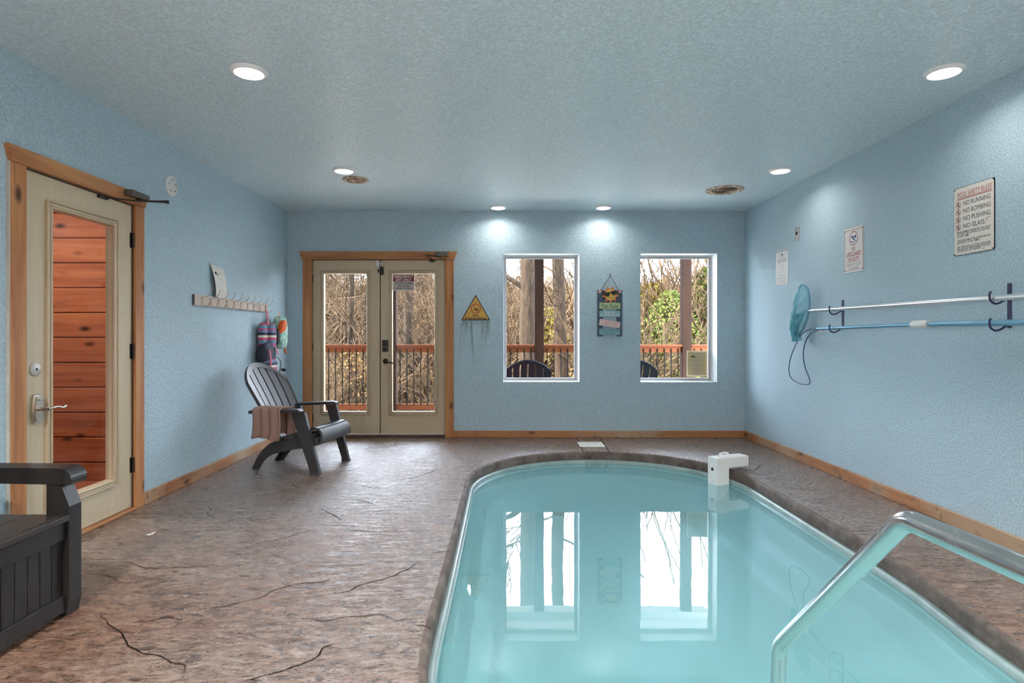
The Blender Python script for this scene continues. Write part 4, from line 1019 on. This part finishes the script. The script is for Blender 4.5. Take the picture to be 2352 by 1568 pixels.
# ---------------------------------------------------------------- chair
def make_chair():
    r = empty('adirondack_chair'); M_ = 'chair_plastic'
    prof = catmull([(-.085, 0, .250), (-.150, 0, .385), (-.225, 0, .53), (-.305, 0, .68), (-.385, 0, .82), (-.440, 0, .915)], 6)
    def bk(u, v):                                        # u -1..1 across, v 0..1 of profile
        f_ = max(0, min(.9999, v))*(len(prof)-1); i = int(f_); p = prof[i].lerp(prof[min(i+1, len(prof)-1)], f_-i)
        hw = .218+.090*math.sin(min(1, v/.75)*PI/2) - .03*max(0, v-.75)/.25
        return Vector((p.x+.055*u*u*(1-.3*v), u*hw, p.z))
    top = lambda u: 1-.30*abs(u)**2.2
    # frame: top band following the arch, bottom band, side edges
    mb = MB(); mb.sheet(lambda a, b: bk(2*a-1, top(2*a-1)*(.90+.10*b)), 24, 3, .024); mb.sheet(lambda a, b: bk(2*a-1, .12*b), 16, 2, .022)
    for s in (-1, 1): mb.sheet(lambda a, b: bk(s*(.955+.045*a), .70*b), 2, 18, .026)
    mb.build('back_frame', M_, r, True)
    n = 6
    for i in range(n):
        u0, u1 = -.96+1.92*i/n+.030, -.96+1.92*(i+1)/n-.030
        if i == 0: u0 = -.97
        if i == n-1: u1 = .97
        mb = MB(); mb.sheet(lambda a, b: bk(u0+(u1-u0)*a, .10+(top(u0+(u1-u0)*a)*.93-.10)*b), 3, 20, .018); mb.build('back_slat', M_, r, True)
    sp = catmull([(-.115, 0, .262), (.0, 0, .292), (.14, 0, .335), (.24, 0, .368), (.305, 0, .376), (.350, 0, .352), (.366, 0, .305), (.366, 0, .262)], 5)
    def seat(a, b):
        f_ = max(0, min(.9999, b))*(len(sp)-1); i = int(f_); p = sp[i].lerp(sp[i+1], f_-i); return Vector((p.x, (2*a-1)*(.22+.05*b), p.z-.012*math.cos((2*a-1)*PI/2)*(1-b)))
    for b0, b1 in ((0, .20), (.225, .42), (.445, .62), (.645, 1)):
        mb = MB(); mb.sheet(lambda a, b: seat(a, b0+(b1-b0)*b), 12, 8, .020); mb.build('seat_slat', M_, r, True)
    for s in (-1, 1):
        # arm rest
        def arm(a, b): return Vector((-.285+.50*b, s*(.262+.045*b**.6+(a-.5)*(.085+.040*b)*(1-.55*max(0, b-.85)/.15*abs(2*a-1)))+s*.012, .512+.030*b-.004*(2*a-1)**2-.02*max(0, b-.93)/.07))
        mb = MB(); mb.sheet(arm, 6, 16, .024); mb.build('arm_rest', M_, r, True)
        # front leg: tapering plank with a folded flange
        def leg(a, b):
            x = .190-.0*b; z = .515*(1-b); xx = .165+.155*b+.0*z
            return Vector((xx+(a-.5)*(.112-.040*b), s*(.300-.012*b+.0), z))
        mb = MB(); mb.sheet(leg, 4, 12, .018)
        mb.sheet(lambda a, b: Vector((.165+.155*b+.5*(.112-.040*b), s*(.300-.012*b-.034*a), .515*(1-b))), 2, 12, .014)
        mb.bbox((.282, s*.288-.028, 0), (.362, s*.288+.018, .014), .004, 1)
        mb.build('front_leg', M_, r, True)
        # rear leg running back from the seat side
        lowc = catmull([(.30, 0, .215), (.16, 0, .205), (.02, 0, .175), (-.12, 0, .135), (-.20, 0, .085), (-.265, 0, .0)], 5)
        upc = catmull([(.30, 0, .325), (.16, 0, .300), (.02, 0, .265), (-.12, 0, .235), (-.24, 0, .140), (-.330, 0, .0)], 5)
        def rl(a, b):
            f_ = max(0, min(.9999, b))*(len(lowc)-1); i = int(f_); p = lowc[i].lerp(lowc[i+1], f_-i).lerp(upc[i].lerp(upc[i+1], f_-i), a)
            return Vector((p.x, s*(.268-.075*b), p.z))
        mb = MB(); mb.sheet(rl, 4, 20, .022); mb.sheet(lambda a, b: rl(1, b)+Vector((0, -s*.04*a, 0)), 2, 20, .014); mb.build('rear_leg', M_, r, True)
    mb = MB(); mb.bbox((.30, -.265, .235), (.325, .265, .30), .006, 1); mb.build('apron', M_, r, True)
    return r
CH = make_chair(); CH.location = (-1.845, 5.285, 0); CH.rotation_euler = (0, 0, math.radians(-11))
tag(CH, 'dark grey plastic adirondack chair by the left wall with a towel on its arm', 'chair', 'adirondack chairs')
OUTMESH = {}
for loc, lab in (((bX(1213, 7.46), 7.90, -.058), 'dark adirondack chair on the porch behind the window beside the triangular sign'), ((bX(1462, 7.46), 7.90, -.058), 'dark adirondack chair on the porch partly hidden behind the right window')):
    o = copy_tree(CH); o.location = loc; o.rotation_euler = (0, 0, PI/2); tag(o, lab, 'chair', 'adirondack chairs')
    for ch in o.children:
        key = ch.data.name
        if key not in OUTMESH: OUTMESH[key] = ch.data.copy(); OUTMESH[key].materials[0] = MAT['chair_plastic_dimmed']
        ch.data = OUTMESH[key]

# towel folded over the near arm
TW = tag(empty('towel', CH.location, math.radians(-11)), 'taupe towel folded over the near arm of the indoor adirondack chair', 'towel')
path = catmull([(0, -.395, .300), (0, -.394, .36), (0, -.390, .45), (0, -.383, .525), (0, -.350, .553), (0, -.285, .552), (0, -.225, .546), (0, -.190, .510), (0, -.186, .41), (0, -.190, .315)], 5)
def tw(a, b):
    f_ = max(0, min(.9999, b))*(len(path)-1); i = int(f_); p = path[i].lerp(path[i+1], f_-i)
    x = -.185+.240*a; drop = 1 if b < .45 else (0 if b < .62 else 1)
    w = .012*math.sin(a*19+b*2)*drop*(1 if b < .45 else 1.6)
    return Vector((x+.02*(b-.5)+.012*math.sin(b*9), p.y-w*(1 if b < .45 else -1)-.004, p.z+(.012*math.sin(a*5) if (b < .08 or b > .92) else 0)))
mb = MB(); mb.sheet(tw, 30, 40, .016); mb.build('upper_fold', 'towel', TW, True)
mb = MB(); mb.sheet(lambda a, b: tw(a, .06+.86*b)+Vector((.012, -.014 if b < .42 else (.012 if b > .62 else 0), .004 if .3 < b < .7 else -.008)), 26, 36, .012); mb.build('lower_fold', 'towel', TW, True)

# ---------------------------------------------------------------- storage bench
BX0, BX1, BY0, BY1 = -2.43, -1.800, 1.05, 2.505
BN = tag(empty('storage_bench', (0, 0, 0)), 'dark brown resin storage bench against the left wall', 'bench')
BN.location = (BX1, BY1, 0)
def FBn(x, y, z): return (x-BX1, y-BY1, z)
for k in range(2):
    ya, yb = ((BY1-.070, BY1) if k == 0 else (BY0, BY0+.070))
    # front post with a chamfered inner top
    poly = [(BX1-.075, 0), (BX1-.012, 0), (BX1, .06), (BX1, .455), (BX1-.035, .545), (BX1-.035, .560), (BX1-.095, .560), (BX1-.095, .05)]
    mb = MB(); mb.prism(poly, ya, yb, lambda x, z, y: FBn(x, y, z)); mb.build('post', 'bench_resin', BN)
    mb = MB(); mb.bbox((BX0, ya+.012, .02), (BX1-.09, yb-.012, .40), .004, 1, FBn); mb.build('end_panel', 'bench_resin', BN)
    mb = MB(); mb.prism([(BX0, 0), (BX0+.06, 0), (BX0+.06, .56), (BX0, .56)], ya, yb, lambda x, z, y: FBn(x, y, z)); mb.build('back_post', 'bench_resin', BN)
    ap = catmull([(BX0-.01, .562, 0), (BX0-.01, .615, 0), (BX0+.3, .618, 0), (BX1-.10, .616, 0), (BX1-.02, .612, 0), (BX1+.012, .585, 0), (BX1+.012, .548, 0), (BX1-.03, .548, 0), (BX1-.25, .552, 0)], 4)
    mb = MB(); mb.prism([(p.x, p.y) for p in ap], ya-.012, yb+.012, lambda x, z, y: FBn(x, y, z)); mb.build('arm_rest', 'bench_resin', BN)
yy0, yy1 = BY0+.070, BY1-.070
for k in range(4):
    xa = BX0+.02+(BX1-.012-BX0-.02)*k/4; xb = BX0+.02+(BX1-.012-BX0-.02)*(k+1)/4
    mb = MB(); mb.bbox((xa, yy0+.004, .400), (xb-.004, yy1-.002, .424), .003, 1, FBn); mb.build('lid_plank', 'bench_lid', BN)
mb = MB(); mb.bbox((BX1-.014, yy0+.002, .396), (BX1+.004, yy1, .422), .004, 1, FBn); mb.build('lid_edge', 'bench_lid', BN)
mb = MB(); mb.bbox((BX1-.040, yy0, .318), (BX1-.014, yy1, .396), .003, 1, FBn); mb.build('front_rail', 'bench_resin', BN)
mb = MB(); mb.bbox((BX1-.040, yy0, .020), (BX1-.014, yy1, .090), .003, 1, FBn); mb.build('bottom_rail', 'bench_resin', BN)
nb = int((yy1-yy0)/.0595)
for k in range(nb):
    a = yy1-(k+1)*(yy1-yy0)/nb; b = yy1-k*(yy1-yy0)/nb
    mb = MB(); mb.bbox((BX1-.050, a+.0018, .085), (BX1-.026, b-.0018, .325), .002, 1, FBn); mb.build('front_board', 'bench_resin', BN)
mb = MB(); mb.box((BX0+.01, yy0, .03), (BX1-.05, yy1, .395), 0, FBn); mb.build('box_liner', 'black', BN)
nbk = 4
for k in range(nbk):
    mb = MB(); mb.bbox((BX0-.02, yy0, .46+.1*k), (BX0+.01, yy1, .552+.1*k), .004, 1, FBn); mb.build('back_plank', 'bench_resin', BN)

# scrap of paper on the floor
c0 = onfloor(345, 1229); mb = MB()
mb.sheet(lambda u, v: Vector((c0.x+.034*(u-.5)+.01*v, c0.y+.03*(v-.5), .006+.010*noise.noise(Vector((u*4, v*4, 2)))+.012*u*v)), 6, 6, .0008)
tag(mb.build('paper_scrap', 'sign_gloss', None, True), 'tiny crumpled white scrap on the floor near the single door', 'litter')

# ---------------------------------------------------------------- porch
YP = 8.60
mb = MB(); mb.box((-9, YB+.24, -.20), (3.1, 8.80, -.088)); DK = tag(mb.build('porch_floor', 'deck_wood'), 'wooden porch floor outside the windows', None, None, 'structure')
for k in range(13):
    mb = MB(); ya = YB+.245+k*.142; mb.bbox((-9, ya, -.088), (3.1, ya+.136, -.060), .003, 1); mb.build('plank', 'deck_wood', DK)
mb = MB(); mb.box((-9, YB+.22, 2.72), (3.05, 8.95, 2.80)); mb.box((-9, YP-.07, 2.62), (3.05, YP+.07, 2.72)); tag(mb.build('porch_ceiling', 'porch_roof_paint'), 'pale porch ceiling outside the windows', None, None, 'structure')
mb = MB(); mb.box((-9, YB+.22, -4), (-9+6.36, YB+.30, 2.72)); tag(mb.build('wall_outer', 'deck_wood'), 'outer house wall beside the porch', None, None, 'structure')
pw = .068
posts = [bX(901+337*k, YP) for k in (-2, -1, 0, 1, 2)]
plabs = ['square brown porch post left of the double doors', 'square brown porch post behind the left door leaf side', 'square brown porch post seen behind the right door leaf', 'square brown porch post seen in the window beside the triangular sign', 'square brown porch post seen in the right window']
for x, lab in zip(posts, plabs):
    R = tag(empty('porch_post', (x, YP, -.06)), lab, 'post', 'porch posts')
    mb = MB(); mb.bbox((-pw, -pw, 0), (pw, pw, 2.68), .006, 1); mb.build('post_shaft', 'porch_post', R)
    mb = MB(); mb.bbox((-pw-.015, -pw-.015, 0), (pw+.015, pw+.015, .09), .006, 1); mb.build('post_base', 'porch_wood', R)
rl = ['left of the left door leaf', 'behind the left door leaf', 'between the double doors and first window', 'between the two windows', 'right of the right window post']
zt, zb = CZ-19*YP/F, CZ-155*YP/F
for k in range(5):
    xa = posts[k]+pw; xb = posts[k+1]-pw if k < 4 else posts[k]+pw+.62
    R = tag(empty('porch_railing', ((xa+xb)/2, YP, zb)), 'reddish porch railing section with thin dark balusters '+rl[k], 'railing', 'porch railings')
    L = (xb-xa)/2
    mb = MB(); mb.bbox((-L, -.065, zt-zb-.03), (L, .065, zt-zb), .005, 1); mb.bbox((-L, -.02, zt-zb-.115), (L, .02, zt-zb-.03), .003, 1); mb.build('top_rail', 'porch_wood', R)
    mb = MB(); mb.bbox((-L, -.02, -.085), (L, .02, 0), .003, 1); mb.build('bottom_rail', 'porch_wood', R)
    nbal = int((xb-xa)/.097)
    for i in range(nbal):
        x = -L+(i+.5)*(2*L)/nbal; mb = MB(); mb.tube([(x, -.026, -.02), (x, -.026, .01), (x, -.026, zt-zb-.06)], .0085, 6); mb.build('baluster', 'baluster_dark', R)
# ---------------------------------------------------------------- woods
GP = [(7, -1.5), (13.5, -1.7), (16, -3), (22, -4.5), (32, -5), (45, -3.6), (60, -1.0), (90, 3.6), (120, 8.2)]
def gz(x, y):
    for (a, za), (b, zb_) in zip(GP, GP[1:]):
        if y <= b: t_ = (y-a)/(b-a); z = za+(zb_-za)*t_; break
    else: z = GP[-1][1]
    return z+(.5+.012*y)*noise.noise(Vector((x*.09, y*.09, 0)))
mb = MB(); nx_, ny_ = 60, 56; vs = []; fs = []
for j in range(ny_+1):
    y = 7+113*(j/ny_)**1.6
    for i in range(nx_+1):
        x = (-1+2*i/nx_)*(14+y*.95); vs.append((x, y, gz(x, y)))
for j in range(ny_):
    for i in range(nx_): a = j*(nx_+1)+i; fs.append((a, a+1, a+nx_+2, a+nx_+1))
mb.add(vs, fs); tag(mb.build('ground', 'leaf_litter', None, True), 'leaf-covered wooded hillside beyond the porch', None, None, 'structure')

MINR = [.010]
mb = MB(); mb.box((-12, 8.85, -1.6), (7, 13.2, -1.30)); tag(mb.build('bounce_yard', 'gravel'), 'unseen pale gravel added below the porch to bounce light', None, None, 'structure')  # added out of view; bounces sunlight up to the room's ceiling
def branches(mb, p, d, L, r, depth, rng, spread, nchild, n=4, up=.12):
    k = 5 if depth > 1 else 3; pts = [p.copy()]; rr = [r]; dd = d.copy()
    for i in range(k):
        dd = (dd+Vector((rng.gauss(0, .10), rng.gauss(0, .10), rng.gauss(0, .07)+up*.15))).normalized()
        pts.append(pts[-1]+dd*(L/k)); rr.append(max(r*(1-.75*(i+1)/k), MINR[0]))
    mb.tube(pts, rr, n if depth > 1 else 3, False, False)
    if depth <= 0: return
    for c in range(nchild[depth-1]):
        t_ = rng.uniform(.25, 1)*k; i = min(int(t_), k-1); q_ = pts[i].lerp(pts[i+1], t_-i)
        ax = dd.orthogonal().normalized(); ax.rotate(Matrix.Rotation(rng.uniform(0, 2*PI), 3, dd))
        nd = (dd*math.cos(spread)+ax*math.sin(spread)+Vector((0, 0, up))).normalized()
        branches(mb, q_, nd, L*rng.uniform(.40, .62), max(rr[i]*.55, MINR[0]*1.1), depth-1, rng, spread, nchild, 4, up)
def bare_tree(seed, H, r, nchild, spread, name, trunk_mat='bark', lean=.04):
    rng = random.Random(seed); R = empty(name)
    mb = MB(); pts = [Vector((0, 0, -.4))]; rr = [r*1.25]; k = 9
    for i in range(k): pts.append(Vector((rng.gauss(0, lean)*H*.1+pts[-1].x, rng.gauss(0, lean)*H*.1, H*(i+1)/k))); rr.append(max(r*(1-.78*(i+1)/k), .012))
    mb.tube(pts, rr, 9); mb.build('trunk', trunk_mat, R, True)
    mb = MB()
    for c in range(nchild[-1]):
        t_ = rng.uniform(.22, 1)*k; i = min(int(t_), k-1); q_ = pts[i].lerp(pts[i+1], t_-i); a = rng.uniform(0, 2*PI)
        d = Vector((math.cos(a), math.sin(a), rng.uniform(.3, 1.1))).normalized()
        branches(mb, q_, d, H*rng.uniform(.16, .34), max(rr[i]*.45, .014), 3, rng, spread, nchild, 4)
    mb.build('branches', 'twig', R); return R
def shrub(seed, H, mat_leaf, nleaf, ls, name, stems=9):
    rng = random.Random(seed); R = empty(name); mb = MB(); tips = []
    for c in range(stems):
        a = rng.uniform(0, 2*PI); d = Vector((math.cos(a)*.5, math.sin(a)*.5, 1)).normalized()
        branches(mb, Vector((rng.gauss(0, .12), rng.gauss(0, .12), -.2)), d, H*rng.uniform(.6, 1), .022, 2, rng, .6, [5, 6], 4)
    mb.build('branches', 'twig', R)
    if nleaf:
        lf = MB()
        for i in range(nleaf):
            a = rng.uniform(0, 2*PI); z = H*rng.uniform(.08, 1.06); rad = H*.42*math.sin(min(1, (1.1-z/H)*1.2)*PI/2)*rng.uniform(.2, 1.0)**.5*(1+.3*noise.noise(Vector((a*1.2, z*1.3, seed))))
            c = Vector((math.cos(a)*rad, math.sin(a)*rad, z)); u = Vector((rng.gauss(0, 1), rng.gauss(0, 1), rng.gauss(0, 1))).normalized(); v_ = u.orthogonal().normalized(); s_ = ls*rng.uniform(.5, 1.2)
            lf.add([c-u*s_, c+v_*s_*.5, c+u*s_, c-v_*s_*.5], [(0, 1, 2, 3)])
        lf.build('foliage', mat_leaf, R, fix=False)
    return R
T = [bare_tree(11, 9, .10, [3, 4, 5, 22], .75, 'bare_tree'), bare_tree(12, 10, .12, [3, 4, 5, 24], .70, 'bare_tree'), bare_tree(13, 8, .08, [3, 4, 5, 22], .85, 'bare_tree')]
MINR[0] = .026
T2 = [bare_tree(14, 9, .12, [2, 3, 5, 20], .60, 'bare_tree'), bare_tree(15, 8, .10, [2, 3, 5, 20], .70, 'bare_tree')]
MINR[0] = .012
SH = [shrub(21, 3.4, None, 0, 0, 'twiggy_shrub', 16), shrub(22, 3.0, 'leaf_tan', 1600, .06, 'twiggy_shrub', 14)]
TAN = [shrub(25, 4.4, 'leaf_tan', 4200, .075, 'tan_shrub', 12), shrub(26, 4.0, 'leaf_tan', 3600, .075, 'tan_shrub', 12)]
LFY = [shrub(31, 4.2, 'leaf_yellow', 4600, .07, 'leafy_shrub', 10), shrub(32, 3.8, 'leaf_yellow', 4200, .07, 'leafy_shrub', 10)]
GRN = [shrub(41, 5.0, 'leaf_green', 6500, .060, 'green_shrub', 7)]
used = set(); HB = {}
def place(proto, px, Y, lab, cat, grp, sc=1.0, top_py=None, rng=random):
    x = (px-VX)*Y/F; z = gz(x, Y)
    o = proto if proto.name not in used else copy_tree(proto); used.add(proto.name)
    if top_py is not None:
        fol = [c for c in proto.children if c.name.startswith('foliage')]; base_h = max((v.co.z for c in (fol or proto.children) for v in c.data.vertices))*(.94 if fol else 1) if proto.name not in HB else HB[proto.name]; HB[proto.name] = base_h; sc = max(.3, (CZ+(VY-top_py)*Y/F-z)/base_h)
    o.location = (x, Y, z); o.rotation_euler = (0, 0, rng.uniform(0, 2*PI)); o.scale = (sc, sc, sc); tag(o, lab, cat, grp)
rg = random.Random(5)
for i in range(38):                                      # behind the double doors: close, tall, filling the view
    place(T[i % 3], rg.uniform(640, 1130), rg.uniform(13, 40), 'slender bare tree in the leafless woods behind the double doors', 'tree', 'bare trees behind the double doors', 1, rg.uniform(470, 640), rg)
for i in range(80):                                      # behind the windows: their tops stay below the sky
    Y = rg.uniform(24, 40) if i < 16 else rg.uniform(44, 105); place(T[i % 3] if Y < 42 else T2[i % 2], rg.uniform(1120, 1760) if i < 16 else 1120+640*((i*.618) % 1), Y, 'slender bare tree in the leafless woods behind the two windows', 'tree', 'bare trees behind the windows', 1, rg.uniform(615, 700), rg)
for i in range(70):
    Y = 13+40*(i/70)**1.1; place(SH[i % 2], rg.uniform(650, 1750), Y, 'thin twiggy shrub on the leafy slope beyond the porch', 'shrub', 'twiggy shrubs beyond the porch', 1, rg.uniform(720, 860), rg)
for i in range(90):
    Y = 20+44*(i/90); place(TAN[i % 2], 640+1120*((i*.618) % 1), Y, 'dense tan shrub in the woods beyond the porch', 'shrub', 'tan shrubs beyond the porch', 1, rg.uniform(650, 725) if Y > 34 else rg.uniform(730, 850), rg)
for i in range(44):
    Y = rg.uniform(76, 94); place(TAN[i % 2], 700+1040*((i*.618) % 1), Y, 'hazy tan tree crown on the far ridge', 'tree', 'tree crowns on the far ridge', 1, rg.uniform(632, 694), rg)
for i in range(40):
    Y = rg.uniform(16, 38); place(LFY[i % 2], 1440+280*((i*.618) % 1) if i > 12 else rg.uniform(1130, 1400), Y, 'yellow-leaved shrub beyond the porch railing', 'shrub', 'yellow shrubs beyond the porch', 1, rg.uniform(665, 790) if i > 12 else rg.uniform(720, 850), rg)
for px, Y, tp in ((1540, 16, 690), (1625, 17, 640), (1690, 18, 640), (1500, 22, 745)):
    place(GRN[0], px, Y, {1540: 'green shrub just left of the right window post', 1625: 'green shrub just right of the right window post', 1690: 'green shrub hidden past the right window edge', 1500: 'small green shrub low in the right window'}[px], 'shrub', 'green shrubs', 1, tp, rg)
def big_trunk(px, w_px, Y, lab, seed, limb=None):
    rng = random.Random(seed); x = (px-VX)*Y/F; r = w_px*Y/F/2; R = tag(empty('tree_trunk', (x, Y, gz(x, Y))), lab, 'tree')
    H = 9+2.0; pts = []; rr = []
    for i in range(24):
        t_ = i/23; pts.append(Vector((.10*noise.noise(Vector((seed, t_*3, 0)))+.10*(1-t_)**3*0, .08*noise.noise(Vector((seed, t_*3, 9))), -.4+H*t_))); rr.append(r*(1.25-.32*t_)*(1+.10*noise.noise(Vector((seed, t_*9, 4)))))
    mb = MB(); mb.tube(pts, rr, 16); mb.build('trunk', 'bark', R, True)
    mb = MB(); rz = -gz(x, Y)
    for c in range(7):
        z = rz+rng.uniform(1.6, 6.5); a = rng.uniform(0, 2*PI); branches(mb, Vector((0, 0, z)), Vector((math.cos(a), math.sin(a)*.6, .5)).normalized(), 1.6, .03, 3, rng, .7, [3, 3, 4], 5)
    mb.build('branches', 'twig', R)
    if limb:
        mb = MB(); mb.tube(catmull([Vector((0, 0, rz+limb[0])), Vector((-.35, 0, rz+limb[0]+.28)), Vector((-.9, .1, rz+limb[0]+.5)), Vector((-1.8, .1, rz+limb[0]+.62))], 5), .05, 8); mb.build('limb', 'bark', R, True)
big_trunk(1214, 34, 12.2, 'thick rough tree trunk left of the post in the window beside the triangular sign', 3, (2.05,))
big_trunk(1285, 25, 13.0, 'straight tree trunk right of the post in the window beside the triangular sign', 5)
big_trunk(804, 11, 15.0, 'slim tree trunk behind the left door leaf', 8)
big_trunk(936, 17, 15.5, 'forked-looking mid-sized tree trunk behind the right door leaf', 9)
